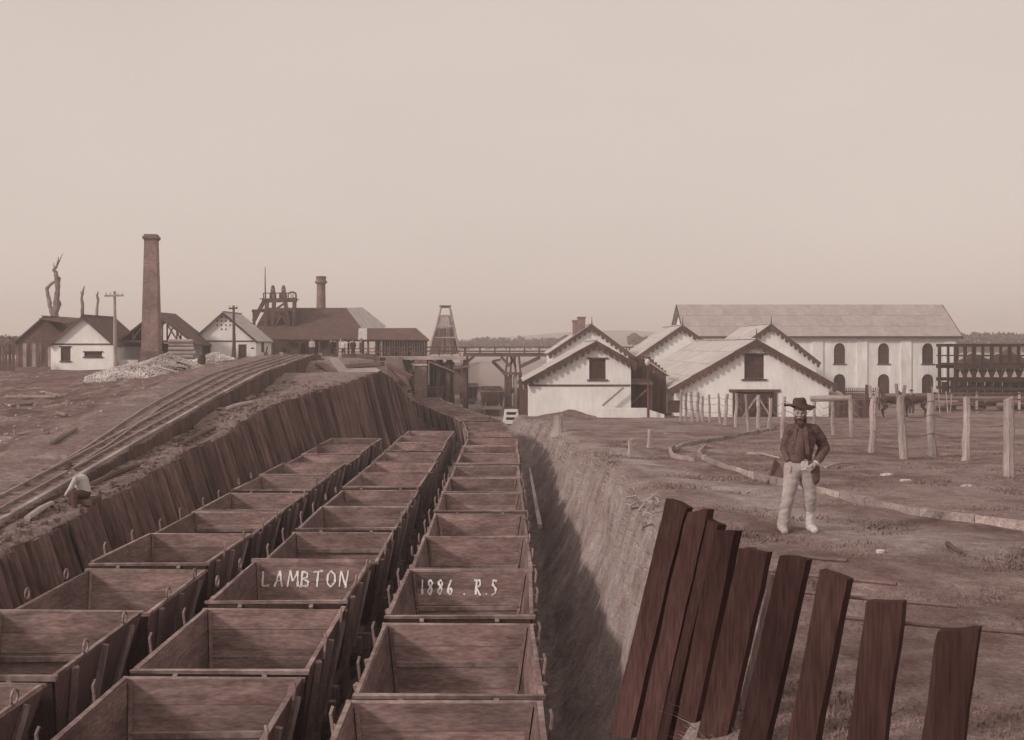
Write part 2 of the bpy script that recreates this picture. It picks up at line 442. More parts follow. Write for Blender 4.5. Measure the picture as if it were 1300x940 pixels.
def hills():
    mb = MB()
    n = 120
    top, foot = [], []
    for i in range(n + 1):
        X = -700 + 1400 * i / n
        Y = 900
        px = 644 + X * F / Y
        h = 4 + 12 * math.exp(-((px - 800) / 170) ** 2) + 3.5 * noise.noise(Vector((X * .004, 0, 2))) + 1.2 * noise.noise(Vector((X * .02, 3, 2)))
        top.append((X, Y + 160, h)); foot.append((X, Y - 250, -7))
    for r0, r1 in ((foot, top), (top, [(p[0], 1400, -7) for p in top])):
        for k in range(4):
            a = [tuple(lerp(p[i], q[i], k / 4) for i in range(3)) for p, q in zip(r0, r1)]
            c = [tuple(lerp(p[i], q[i], (k + 1) / 4) for i in range(3)) for p, q in zip(r0, r1)]
            for i in range(n): mb.quad(a[i], a[i + 1], c[i + 1], c[i])
    props(mb.build('hills', HILLM, smooth=True), kind='structure')
hills()

# far woods that read as one mass: clumps of small leaf faces
def wood(name, spans, cl, seed):
    rnd = random.Random(seed)
    mb = MB()
    for (x0, x1, y, Y, ybase) in spans:
        n = int((x1 - x0) * cl)
        for _ in range(n):
            px = rnd.uniform(x0, x1)
            top = y + 4.5 * noise.noise(Vector((px * .09, Y, 1))) + 2.0 * noise.noise(Vector((px * .33, Y, 5)))
            py = rnd.uniform(top, ybase)
            p = at(px, py, Y + rnd.uniform(-8, 8))
            s = rnd.uniform(.35, .9) * Y / 300
            u = Vector((rnd.gauss(0, 1), rnd.gauss(0, 1), rnd.gauss(0, 1))).normalized() * s
            w = Vector((rnd.gauss(0, 1), rnd.gauss(0, 1), rnd.gauss(0, 1))).normalized() * s
            mb.add([p - u, p + w, p + u * .6 - w * .4], [(0, 1, 2)])
    return props(mb.build(name, LEAF), kind='stuff')
wood('distant_wood', [(1180, 1420, 424, 330, 447), (-60, 40, 428, 180, 450), (600, 720, 431, 420, 441)], 26, 3)
wood('distant_scrub', [(715, 735, 427, 340, 437), (797, 822, 427, 340, 437), (560, 600, 434, 380, 442)], 20, 4)

# turf and dry grass as masses of blades
def grass(name, m, n, place, h, seed, wide=.008):
    rnd = random.Random(seed)
    mb = MB()
    v, f = mb.v, mb.f
    for _ in range(n):
        q = place(rnd)
        if q is None: continue
        X, Y, lean = q
        Z = gz(X, Y) - .03
        a = rnd.uniform(0, 6.283)
        hh = h * rnd.uniform(.4, 1.3)
        w = wide * (1 + Y / 14)
        dx, dy = math.cos(a) * w, math.sin(a) * w
        k = len(v)
        tx, ty = X + rnd.gauss(0, .35) * hh + lean[0] * hh, Y + rnd.gauss(0, .35) * hh + lean[1] * hh
        v += [(X - dx, Y - dy, Z), (X + dx, Y + dy, Z), (tx, ty, Z + hh * lean[2])]
        f.append((k, k + 1, k + 2))
    return props(mb.build(name, m), kind='stuff')
def pl_turf(r):
    Y = 4.5 + 36 * r.random() ** 1.7
    X = table(CREST, Y) + .2 + r.random() * (2 + Y * .48)
    if noise.noise(Vector((X * .35, Y * .25, 0))) < r.uniform(-.8, .35): return None
    return X, Y, (.15, 0, 1 + 1.3 * max(0, noise.noise(Vector((X * 1.3, Y * .9, 6))) - .25))
def pl_dry(r):
    Y = 6 + 62 * r.random() ** 1.3
    c = table(CREST, Y)
    X = c + r.gauss(.02, .2)
    if noise.noise(Vector((0, Y * .5, 4))) < r.uniform(-.6, .5): return None
    return X, Y, (-.75 if X < c + .15 else -.1, -.35, .5)
def pl_bank(r):
    Y = 7 + 48 * r.random() ** 1.3
    c, f0 = table(CREST, Y), footx(Y)
    X = lerp(f0 + .25, c, r.random() ** .7)
    if noise.noise(Vector((X * 2, Y * .6, 8))) < r.uniform(-.4, .5): return None
    return X, Y, (-.8, -.3, .15)
def pl_bench(r):
    Y = 22 + 34 * r.random()
    X = lerp(table(EDGE, Y) + .1, table(WTX, Y) - .15, r.random())
    if noise.noise(Vector((X, Y * .3, 2))) < r.uniform(-.3, .5): return None
    return X, Y, (.1, 0, 1)
grass('turf', GRASSM, 170000, pl_turf, .042, 1, .007)
grass('dry_grass_fringe', STRAW, 6500, pl_dry, .15, 2, .006)
grass('bank_grass', GRASSM, 2500, pl_bank, .09, 5, .006)
grass('bench_grass', GRASSM, 1800, pl_bench, .08, 6)

# ---------------------------------------------------------------- wall with openings (faces -Y)
def arch_top(o, x):
    cx, r = (o[0] + o[1]) / 2, (o[1] - o[0]) / 2
    rise = o[4] if len(o) > 4 else 0
    return o[3] + rise * math.sqrt(max(0, 1 - ((x - cx) / r) ** 2)) if rise else o[3]
def wall_face(mb, x0, x1, zb, top, y, openings=(), depth=.18):
    xs = {x0, x1} | {p[0] for p in top if x0 < p[0] < x1}
    for o in openings:
        k = 8 if len(o) > 4 and o[4] else 1
        for i in range(k + 1): xs.add(o[0] + (o[1] - o[0]) * i / k)
    xs = sorted(xs)
    for a, b in zip(xs, xs[1:]):
        mid = (a + b) / 2
        cur = (zb, zb)
        for o in sorted([o for o in openings if o[0] < mid < o[1]], key=lambda o: o[2]):
            if o[2] > zb + 1e-4: mb.quad((a, y, cur[0]), (b, y, cur[1]), (b, y, o[2]), (a, y, o[2]))
            ta, tb = arch_top(o, a), arch_top(o, b)
            mb.quad((a, y, ta), (b, y, tb), (b, y + depth, tb), (a, y + depth, ta))
            mb.quad((a, y + depth, o[2]), (b, y + depth, o[2]), (b, y, o[2]), (a, y, o[2]))
            cur = (ta, tb)
        mb.quad((a, y, cur[0]), (b, y, cur[1]), (b, y, table(top, b)), (a, y, table(top, a)))
    for o in openings:
        for x in (o[0], o[1]):
            mb.quad((x, y, o[2]), (x, y + depth, o[2]), (x, y + depth, o[3]), (x, y, o[3]))

def window(parent, o, y, cols, rows, fm, pm, depth=.14, fw=.07, sill=None, lintel=None):
    x0, x1, z0, z1 = o[:4]
    rise = o[4] if len(o) > 4 else 0
    yy = y + depth
    mb = MB()
    t = .05
    mb.span((x0 + .002, yy - t, z0 + .002), (x1 - .002, yy, z0 + fw))
    mb.span((x0 + .002, yy - t, z0 + fw), (x0 + fw, yy, z1)); mb.span((x1 - fw, yy - t, z0 + fw), (x1 - .002, yy, z1))
    if not rise: mb.span((x0 + fw, yy - t, z1 - fw), (x1 - fw, yy, z1 - .002))
    else:
        P = [(x0 + fw / 2 + (x1 - x0 - fw) * i / 8) for i in range(9)]
        for a, b in zip(P, P[1:]):
            mb.bar((a, yy - t / 2, arch_top(o, a) - fw * .5), (b, yy - t / 2, arch_top(o, b) - fw * .5), t, fw)
    for i in range(1, cols):
        x = lerp(x0, x1, i / cols)
        mb.span((x - .022, yy - t + .006, z0 + fw), (x + .022, yy - .004, arch_top(o, x) - fw))
    H = z1 + rise * .6 - z0
    for i in range(1, rows):
        z = z0 + H * i / rows
        mb.span((x0 + fw, yy - t + .01, z - .022), (x1 - fw, yy - .008, z + .022))
    w = mb.build('window', fm, parent)
    pb = MB()
    k = 8 if rise else 1
    for i in range(k):
        a, b = lerp(x0, x1, i / k), lerp(x0, x1, (i + 1) / k)
        pb.quad((a, yy + .004, z0), (b, yy + .004, z0), (b, yy + .004, arch_top(o, b)), (a, yy + .004, arch_top(o, a)))
    pb.build('pane', pm, w)
    if sill:
        sb = MB(); sb.span((x0 - sill, y - .1, z0 - .1), (x1 + sill, y + .05, z0 + .004)); sb.build('sill', fm, parent)
    if lintel:
        sb = MB(); sb.span((x0 - lintel, y - .07, z1 - .004), (x1 + lintel, y + .03, z1 + .1)); sb.build('lintel', fm, parent)
    return w

def roof_plane(parent, name, a, b, c, d, m, t=.09, sheet=None, sm=None):
    """a-b along the eave, d-c along the ridge (seen from outside, counter-clockwise)"""
    a, b, c, d = map(Vector, (a, b, c, d))
    mb = MB(); mb.slab(a, b, c, d, t)
    r = mb.build(name, m, parent)
    if sheet:
        n = max(1, round((b - a).length / sheet[0])); k = sheet[1]
        nrm = (b - a).cross(d - a).normalized()
        for jx in range(k):
            for i in range(n):
                q = []
                for (u, v) in ((i / n, jx / k), ((i + 1) / n, jx / k), ((i + 1) / n, (jx + 1) / k), (i / n, (jx + 1) / k)):
                    v2 = v if v in (0, 1) else v - (0.008 if (u, v) and v == jx / k else 0)
                    q.append(lerp(lerp(a, b, u), lerp(d, c, u), v2))
                s = (q[1] - q[0]) * .006
                q = [q[0] + s, q[1] - s, q[2] - s, q[3] + s]
                lo, hi = .03 + random.uniform(0, .012), .012 + random.uniform(0, .008)
                q = [q[0] + nrm * lo, q[1] + nrm * lo, q[2] + nrm * hi, q[3] + nrm * hi]
                sb = MB(); sb.slab(*q, .01)
                sb.build('roof_sheet', sm or m, r)
    return r

def bargeboard(parent, p, q, y, m, w=.22, teeth=0.0, tsize=.2):
    mb = MB()
    p, q = Vector((p[0], y, p[1])), Vector((q[0], y, q[1]))
    mb.bar(p, q, .06, w)
    if teeth:
        n = int((q - p).length / teeth)
        for i in range(n):
            c = p.lerp(q, (i + .5) / n) + Vector((0, 0, -w * .5))
            for ang in range(5):
                pass
            P = [(c.x - tsize * .5, c.y - .025, c.z + .12), (c.x - tsize * .42, c.y - .025, c.z - tsize * .75), (c.x, c.y - .025, c.z - tsize * 1.1),
                 (c.x + tsize * .42, c.y - .025, c.z - tsize * .75), (c.x + tsize * .5, c.y - .025, c.z + .12)]
            P2 = [(a, b + .045, cz) for a, b, cz in P]
            mb.add(P + P2, [(0, 1, 2, 3, 4), (9, 8, 7, 6, 5), (0, 5, 6, 1), (1, 6, 7, 2), (2, 7, 8, 3), (3, 8, 9, 4)])
    return mb.build('bargeboard', m, parent)
# ---------------------------------------------------------------- coal wagons
RIM = -4.0
WW, WL, HD = 2.2, 3.3, 1.3          # rim width, length, depth of the hopper
BW, BL = 1.55, 1.7                  # bottom width, length
def wall_board(u0, u1, k, n, hw_t, hw_b, off_t, off_b, d_top, d_bot, axis, th=.05, gap=.0018, sag=0.0):
    """one board of a sloping hopper wall, local to the rim: axis 'x' = end wall across the wagon"""
    P = []
    for (t) in (k / n, (k + 1) / n):
        tt = t + (gap if t == k / n else -gap)
        hw, of, z = lerp(hw_t, hw_b, tt), lerp(off_t, off_b, tt), lerp(d_top, d_bot, tt)
        P.append((hw, of, z))
    def pt(s, row, o):
        hw, of, z = P[row]
        sg = 1 if off_t > 0 else -1
        a, b = s * hw, of + sg * o
        return (a, b, z) if axis == 'x' else (b, a, z)
    q = [pt(-1, 1, 0), pt(1, 1, 0), pt(1, 1, th), pt(-1, 1, th), pt(-1, 0, 0), pt(1, 0, 0), pt(1, 0, th), pt(-1, 0, th)]
    mb = MB(); mb.hexa(q)
    return mb
def hopper_boards(n):
    out = []
    for k in range(n):
        for sg in (1, -1):
            out.append((wall_board(0, 0, k, n, WW / 2 - .09, BW / 2, sg * (WL / 2 - .09), sg * BL / 2, 0, -HD, 'x'), WAGB))
            out.append((wall_board(0, 0, k, n, WL / 2 - .09, BL / 2, sg * (WW / 2 - .09), sg * BW / 2, 0, -HD, 'y'), WAGE))
    return out
def wagon_proto(near, variant=0):
    root = thing('coal_wagon', (0, 0, 0), 'x', 'coal wagon', 'open coal wagons standing in rows')
    rnd = random.Random(variant * 17 + (5 if near else 0))
    if near:
        for mb, m in hopper_boards(5 if variant != 1 else 4): mb.build('board', m, root)
    else:
        allb = {}
        for mb, m in hopper_boards(4):
            allb.setdefault(m.name, (MB(), m))[0].add(mb.v, mb.f)
        for nm, (mb, m) in allb.items(): mb.build('end_wall' if m is WAGB else 'side_wall', m, root)['kind'] = 'stuff'
    mb = MB(); mb.span((-BW / 2 - .03, -BL / 2 - .03, -HD - .06), (BW / 2 + .03, BL / 2 + .03, -HD + .004)); mb.build('hopper_floor', WAGE, root)
    # rim: four timbers, ends a little proud
    for sg in (1, -1):
        mb = MB(); mb.box((0, sg * (WL / 2 - .045), .0), (WW, .07, .05), jit=.011); mb.build('rim_timber', WAGR, root)
        mb = MB(); mb.box((sg * (WW / 2 - .045), 0, -.002), (.06, WL - .16, .045), jit=.011); mb.build('rim_timber', WAGR, root)
    # inside battens against the end boards, corner irons
    if variant in (0, 2, 3):
        mb = MB()
        t0 = rnd.uniform(.28, .5)
        for sg in ((1,) if variant != 2 else (1, -1)):
            mb = MB()
            hw, of = lerp(WW / 2 - .12, BW / 2, t0), lerp(WL / 2 - .09, BL / 2, t0)
            mb.bar((-hw, sg * (of - .03), -HD * t0), (hw, sg * (of - .03), -HD * t0 + rnd.uniform(-.03, .03)), .06, .07)
            mb.build('batten', WAGR, root)
    if near:
        for sx in (1, -1):
            for sy in (1, -1):
                mb = MB()
                mb.bar((sx * (WW / 2 - .13), sy * (WL / 2 - .12), -.03), (sx * (BW / 2 - .02), sy * (BL / 2 - .02), -HD + .05), .05, .05)
                mb.build('corner_iron', WAGE, root)
    # dark sheets added outside the boards so outer faces and gaps read darker
    for (ax, sg) in (('x', 1), ('x', -1), ('y', 1), ('y', -1)):
        if ax == 'x': mb = wall_board(0, 0, 0, 1, WW / 2 - .05, BW / 2 + .05, sg * (WL / 2 - .033), sg * (BL / 2 + .057), -.03, -HD + .03, 'x', th=.012, gap=0)
        else: mb = wall_board(0, 0, 0, 1, WL / 2 - .05, BL / 2 + .05, sg * (WW / 2 - .033), sg * (BW / 2 + .057), -.03, -HD + .03, 'y', th=.012, gap=0)
        mb.build('outer_sheet', DARK, root)
    # outside stanchions and under-frame
    mb = MB()
    for sx in (1, -1):
        for y in (-1.05, 0, 1.05):
            mb.bar((sx * (WW / 2 + .01), y, -.04), (sx * (BW / 2 + .1), y * .62, -HD), .09, .07)
        mb.span((sx * .72 - .06, -1.45, -HD - .32), (sx * .72 + .06, 1.45, -HD - .07))
    for sy in (1, -1):
        mb.span((-.95, sy * 1.45 - .06, -HD - .34), (.95, sy * 1.45 + .06, -HD - .05))
        for x in (-.55, .55):
            mb.bar((x, sy * (WL / 2 + .012), -.04), (x, sy * (BL / 2 + .1), -HD), .07, .06, up=(1, 0, 0))
    for sx in (1, -1):
        for sy in (1, -1): mb.bar((sx * .6, sy * 1.4, -HD - .1), (sx * .7, sy * .9, -HD + .35), .08, .08)
    mb.build('underframe', UNDER, root)
    if near:
        for sx in (1, -1):
            for sy in (1, -1):
                mb = MB()
                mb.tube([(sx * .66, sy * .85, -1.98), (sx * .76, sy * .85, -1.98)], .44, 16)
                mb.build('wheel', METAL, root)
        for sy in (1, -1):
            for x in (-.5, .5):
                mb = MB(); mb.tube([(x, sy * 1.51, -HD - .2), (x, sy * 1.62, -HD - .2)], [.07, .1], 8)
                mb.build('buffer_block', METAL, root)
    else:
        mb = MB()
        for sx in (1, -1):
            for sy in (1, -1): mb.tube([(sx * .66, sy * .85, -1.98), (sx * .76, sy * .85, -1.98)], .44, 10)
        mb.build('wheel_set', METAL, root)['kind'] = 'stuff'
    # lifting rings on the side rims
    if near:
        for sx in (1, -1):
            for y in (-.75, .75):
                mb = MB()
                c = Vector((sx * (WW / 2 + .02), y, .06))
                ring = variant in (1, 3)
                if ring:
                    pts = [c + Vector((.0, math.cos(a), math.sin(a) + .9)) * .085 for a in [i * math.pi / 5 - math.pi / 2 for i in range(11)]]
                    mb.tube(pts, .016, 5)
                else:
                    mb.tube([c + Vector((0, 0, -.15)), c + Vector((sx * .03, 0, .1)), c + Vector((sx * .01, .03, .17))], .02, 5)
                mb.build('lifting_ring', METAL, root)
    return root
protos_near = [wagon_proto(True, v) for v in range(4)]
protos_far = [wagon_proto(False, v) for v in range(2)]
used = set()
def wagon(X, Y, rz, near, variant, label, dz=0.0):
    p = (protos_near if near else protos_far)[variant % (4 if near else 2)]
    if id(p) in used: o = copy_tree(p)
    else: o = p; used.add(id(p))
    o.location = (X, Y, RIM + dz)
    o.rotation_euler = (0, 0, rz)
    o['label'] = label
    for c in o.children:                 # every wagon worn and knocked about in its own way
        n_ = c.name.split('.')[0]
        if n_ == 'rim_timber':
            c.location.z += j(.012); c.rotation_euler = (j(.008), j(.008), j(.006))
        elif n_ == 'board': c.location = (j(.003), j(.003), j(.003))
        elif n_ == 'lifting_ring': c.rotation_euler = (0, 0, j(.02)); c.location.z += j(.02)
        elif n_ == 'batten': c.location.z += random.uniform(-.12, .10)
    return o
ORD = ['nearest', 'second', 'third', 'fourth', 'fifth', 'sixth', 'seventh', 'eighth', 'ninth', 'tenth', 'eleventh', 'twelfth', 'thirteenth',
       'fourteenth', 'fifteenth', 'sixteenth', 'seventeenth', 'eighteenth', 'nineteenth', 'twentieth', 'twenty-first', 'twenty-second']
def nth(i, row):
    return f'open coal wagon, {ORD[i]} from the front in the {row}'
lettered = {}
for i in range(12):                     # left row, beside the timber wall
    Yf = 9.7 + 3.45 * i
    if i == 11: continue
    w = wagon(-6.52 + j(.04), Yf + WL / 2, j(.012), Yf < 31, (1, 3, 1, 0, 2, 0, 1, 0, 2, 0, 1, 0)[i], nth(i, 'left row below the slab wall'), j(.05))
for i in range(13):                     # middle row
    Yf = 10.07 + 3.5 * i
    if i == 12: continue
    lab = nth(i, 'middle row')
    if i == 2: lab = 'coal wagon in the middle row with LAMBTON chalked on its end boards'
    w = wagon(-3.56 + j(.04), Yf + WL / 2, j(.01), Yf < 31, (0, 0, 1, 2, 0, 3, 0, 2, 1, 0, 0, 1, 0)[i], lab, j(.05))
    if i == 2: lettered['L'] = w
Y, i = 9.05, 0
while Y < 84:                           # right row, bending left at its far end
    Yc = Y + WL / 2
    X = table(CEN, Yc)
    rz = -math.atan2(table(CEN, Yc + 1.7) - table(CEN, Yc - 1.7), 3.4)
    lab = nth(i, 'right row beside the earth bank')
    if i == 2: lab = 'coal wagon in the right row with 1886 . R.S chalked inside'
    w = wagon(X + j(.03), Yc, rz + j(.01), Y < 31, (0, 2, 0, 3, 0, 0, 2, 1, 0, 2)[i % 10], lab, j(.05))
    if i == 2: lettered['R'] = w
    Y += 3.53 * math.cos(rz)
    i += 1
FARP = [(at(625, 0, 101), -.15, 'far row by the white gable house', 4), (at(594, 0, 122), -.45, 'far row under the bridge', 3), (at(546, 0, 104), .1, 'far line under the coal screens', 2)]
for p, dz, what, n in FARP:
    for k in range(n):
        wagon(p.x - k * .12, p.y + 1.6 + 3.5 * k, 0, False, k, f'coal wagon, {ORD[k]} from the front in the {what}', dz)
for p in protos_near + protos_far:
    if id(p) not in used:
        for c in list(p.children): bpy.data.objects.remove(c)
        bpy.data.objects.remove(p)

# chalk lettering on the end boards
GLY = {'L': [[(0, 1), (.08, .05), (.62, .1)]], 'A': [[(0, 0), (.32, 1), (.62, 0)], [(.12, .38), (.5, .36)]], 'M': [[(0, 0), (.12, 1), (.42, .35), (.72, 1), (.86, 0)]],
       'B': [[(.05, 0), (.08, 1), (.5, .85), (.5, .6), (.1, .52), (.62, .35), (.58, .05), (-.1, .02)]], 'T': [[(-.08, .95), (.72, 1)], [(.32, .98), (.3, 0)]],
       'O': [[(.3, 1), (.05, .75), (.08, .2), (.38, 0), (.68, .3), (.62, .8), (.3, 1)]], 'N': [[(0, 0), (.06, 1), (.55, .05), (.66, 1)], [(.55, .05), (.52, -.08)]],
       '1': [[(.1, 1), (.14, 0)]], '8': [[(.5, .85), (.28, 1), (.08, .78), (.5, .35), (.3, 0), (.05, .22), (.5, .7), (.5, .85)]],
       '6': [[(.42, 1), (.12, .6), (.1, .15), (.32, 0), (.5, .2), (.38, .45), (.1, .3)]], '.': [[(.1, .0), (.2, .1)]],
       'R': [[(.12, 0), (.2, 1)], [(-.1, .95), (.45, 1), (.6, .8), (.45, .55), (.15, .5), (.62, -.05)]], 'S': [[(.6, .9), (.25, 1), (.15, .7), (.5, .45), (.42, .08), (.05, .0)]]}
def lettering(w, text, x0, zt, h, adv):
    if w is None: return
    nb = 4
    mb = MB()
    x = x0
    s = (WL / 2 - .09 - BL / 2) / HD          # slope of the end wall
    for ch in text:
        if ch == ' ': x += adv * .55; continue
        for st in GLY[ch]:
            P = []
            for a, b in zip(st, st[1:]):
                for q in range(3): P.append((lerp(a[0], b[0], q / 3), lerp(a[1], b[1], q / 3)))
            P.append(st[-1])
            P = [(x + (px + j(.02)) * adv * .95, zt - h * (1 - pz) + j(.006)) for px, pz in P]
            pts = [(px, (WL / 2 - .09) + z * s - .011, z) for px, z in P]
            for a, b in zip(pts, pts[1:]):
                mb.bar(a, b, .034 * random.uniform(.6, 1.3), .008, up=(0, 1, 0))
        x += adv * (1.0 if ch not in '.1' else .62)
    me = mb.mesh('chalk_lettering', CHALK)
    return link('chalk_lettering', me, w)
lettering(lettered.get('L'), 'LAMBTON', -.86, -.14, .26, .235)
lettering(lettered.get('R'), '1886 . R.S', -.83, -.12, .235, .175)

# ---------------------------------------------------------------- yard rails
def rail_run(name, path, parent=None, m=RAILM, w=.07, h=.11):
    mb = MB()
    for a, b in zip(path, path[1:]): mb.bar(a, b, w, h)
    return mb.build(name, m, parent)
def yard_track(xc, y0, y1, label):
    root = thing('railway_track', (xc(y0), y0, FLOOR + .05), label, 'railway track')
    ys = [y0 + (y1 - y0) * i / 30 for i in range(31)]
    for s in (-.72, .72): rail_run('rail', [(xc(y) + s, y, FLOOR + .17) for y in ys], root)
    mb = MB()
    y = y0
    while y < y1:
        mb.box((xc(y), y, FLOOR + .06), (2.2, .22, .12), jit=.01); y += .85
    o = mb.build('sleepers', SLEEPM, root); o['kind'] = 'stuff'
yard_track(lambda y: -6.52, 2, 50, 'sunken yard track under the left row of wagons')
yard_track(lambda y: -3.56, 2, 56, 'sunken yard track under the middle row of wagons')
yard_track(lambda y: table(CEN, y), 2, 120, 'sunken yard track under the right row, bending left far off')

# ---------------------------------------------------------------- leaning timber slab wall on the left of the yard
wallt = thing('retaining_wall', (-8.8, 22, FLOOR), 'dark retaining wall of leaning split timber slabs left of the wagons', 'retaining wall')
def wallpt(Y): return Vector((table(WTX, Y), Y, table(WTZ, Y)))
def slab_mesh(w, L, t, rnd):
    mb = MB()
    rows = 5
    P = []
    cut = rnd.uniform(-.04, .04)
    for i in range(rows):
        z = -L + L * i / (rows - 1)
        k = .9 + .1 * i / (rows - 1)
        o = rnd.uniform(-.015, .015)
        r = []
        for (sx, sy) in ((-1, 0), (-.45, -1), (.4, -.9), (1, -.05), (1, .6), (-1, .6)):
            zz = z + (cut * sx if i == rows - 1 else 0)
            r.append((sx * w / 2 * k + o + rnd.uniform(-.01, .01), sy * t * .5 + rnd.uniform(-.012, .012), zz))
        P += r
    F = [tuple(range(6))[::-1], tuple(range((rows - 1) * 6, rows * 6))]
    for i in range(rows - 1):
        for k in range(6): F.append((i * 6 + k, i * 6 + (k + 1) % 6, (i + 1) * 6 + (k + 1) % 6, (i + 1) * 6 + k))
    mb.add(P, F)
    return mb.mesh('slab', WALLPL)
def build_wall():
    rnd = random.Random(11)
    meshes = [slab_mesh(w, 3.6, .24, rnd) for w in (.38, .45, .52, .58, .46, .40, .50)]
    widths = (.38, .45, .52, .58, .46, .40, .50)
    off = wloc(wallt)
    Y = 17.0
    P = []
    y = 16.0
    while y < 71: P.append(wallpt(y)); y += .05
    s = 0.0
    i = 0
    acc = [0.0]
    for a, b in zip(P, P[1:]): acc.append(acc[-1] + math.hypot(b.x - a.x, b.y - a.y))
    k = 0
    while s < acc[-1] - .6:
        q = rnd.randrange(7)
        w = widths[q]
        sm = s + w / 2
        while k < len(acc) - 2 and acc[k + 1] < sm: k += 1
        p = P[k].lerp(P[k + 1], (sm - acc[k]) / (acc[k + 1] - acc[k]))
        t = P[min(k + 12, len(P) - 1)] - P[max(k - 12, 0)]
        t.z = 0; t.normalize()
        nrm = Vector((t.y, -t.x, 0))                 # towards the wagons
        H = p.z - FLOOR + .1
        lean = min(.33 * H, 1.3)
        axis = (Vector((0, 0, 1)) * H - nrm * lean + t * rnd.uniform(-.06, .10) * H * .35).normalized()
        xx = t
        yy = axis.cross(xx).normalized(); xx = yy.cross(axis).normalized()
        mtx = Matrix((xx, yy, axis)).transposed() @ Matrix.Rotation(rnd.uniform(-.22, .22), 3, 'Z')
        sc = math.hypot(H, lean) / 3.6
        o = link('slab', meshes[q], wallt, p - off + Vector((0, 0, rnd.uniform(-.05, .08))) + nrm * rnd.uniform(-.06, .06), mtx.to_euler())
        o.scale = (1, 1, sc)
        s += w * rnd.uniform(.94, 1.06)
build_wall()

# ---------------------------------------------------------------- tramway on the left
tram = thing('tramway_track', (-13, 30, -4), 'raised tramway track climbing past the slab wall to the pit head', 'tramway track')
def bed(y): return table(BED, y)
def edge(y): return table(EDGE, y)
def tram_y(y0, y1, st):
    y = y0
    while y < y1: yield y; y += st
ys = list(tram_y(12, 92, 2.0))
rail_run('rail', [(edge(y) - .62, y, bed(y) + .03) for y in ys], tram, w=.05, h=.07)
rail_run('rail', [(edge(y) - 1.20, y, bed(y) + .03) for y in ys], tram, w=.05, h=.07)
sm = None
for y in tram_y(14, 90, .95):
    if sm is None:
        mb = MB(); mb.box((0, 0, 0), (1.25, .2, .14), jit=.02); sm = mb.mesh('sleeper', SLEEPM)
    link('sleeper', sm, tram, Vector((edge(y) - .92 + j(.05), y + j(.05), bed(y) - .06)) - wloc(tram), (R(1.5), 0, j(.05)))
for y in tram_y(14, 84, 4.0):
    mb = MB(); mb.bar((edge(y) - .12, y, bed(y) + .02), (edge(y + 3.97) - .12, y + 3.97, bed(y + 3.97) + .02 + j(.02)), .13, .12, jit=.012)
    mb.build('edge_beam', EDGEM, tram)
siding = thing('siding_track', (-16, 40, -2.8), 'second tram track curving off left of the raised tramway', 'tramway track')
SO = [(30, 0), (34, -.2), (38, -.55), (42, -.9), (48, -1.1), (58, -1.2), (80, -1.2)]
ys2 = list(tram_y(31, 80, 1.5))
for s in (-.62, -1.20):
    rail_run('rail', [(edge(y) + s + table(SO, y), y, bed(y) + .025) for y in ys2], siding, w=.05, h=.07)
# boarded face under the edge beam
fac = thing('tramway_boarding', (-11.5, 40, -3), 'low dark boarded face below the tramway edge', 'retaining wall')
bm_ = MB(); bm_.box((0, 0, -.45), (.07, .42, 1.3), jit=.015); bmesh_board = bm_.mesh('board', DARK)
for y in tram_y(18, 84, .5):
    o = link('board', bmesh_board, fac, Vector((edge(y) + .09 + j(.015), y, bed(y) - .18 + j(.05))) - wloc(fac), (j(.03), j(.02), j(.05) - math.atan2(edge(y + 1) - edge(y), 1)))

# ---------------------------------------------------------------- leaning palings in the foreground, right
pal = thing('paling_fence', (1.5, 6, -2.3), 'leaning dark timber palings with gaps and thin rods, right foreground', 'paling fence')
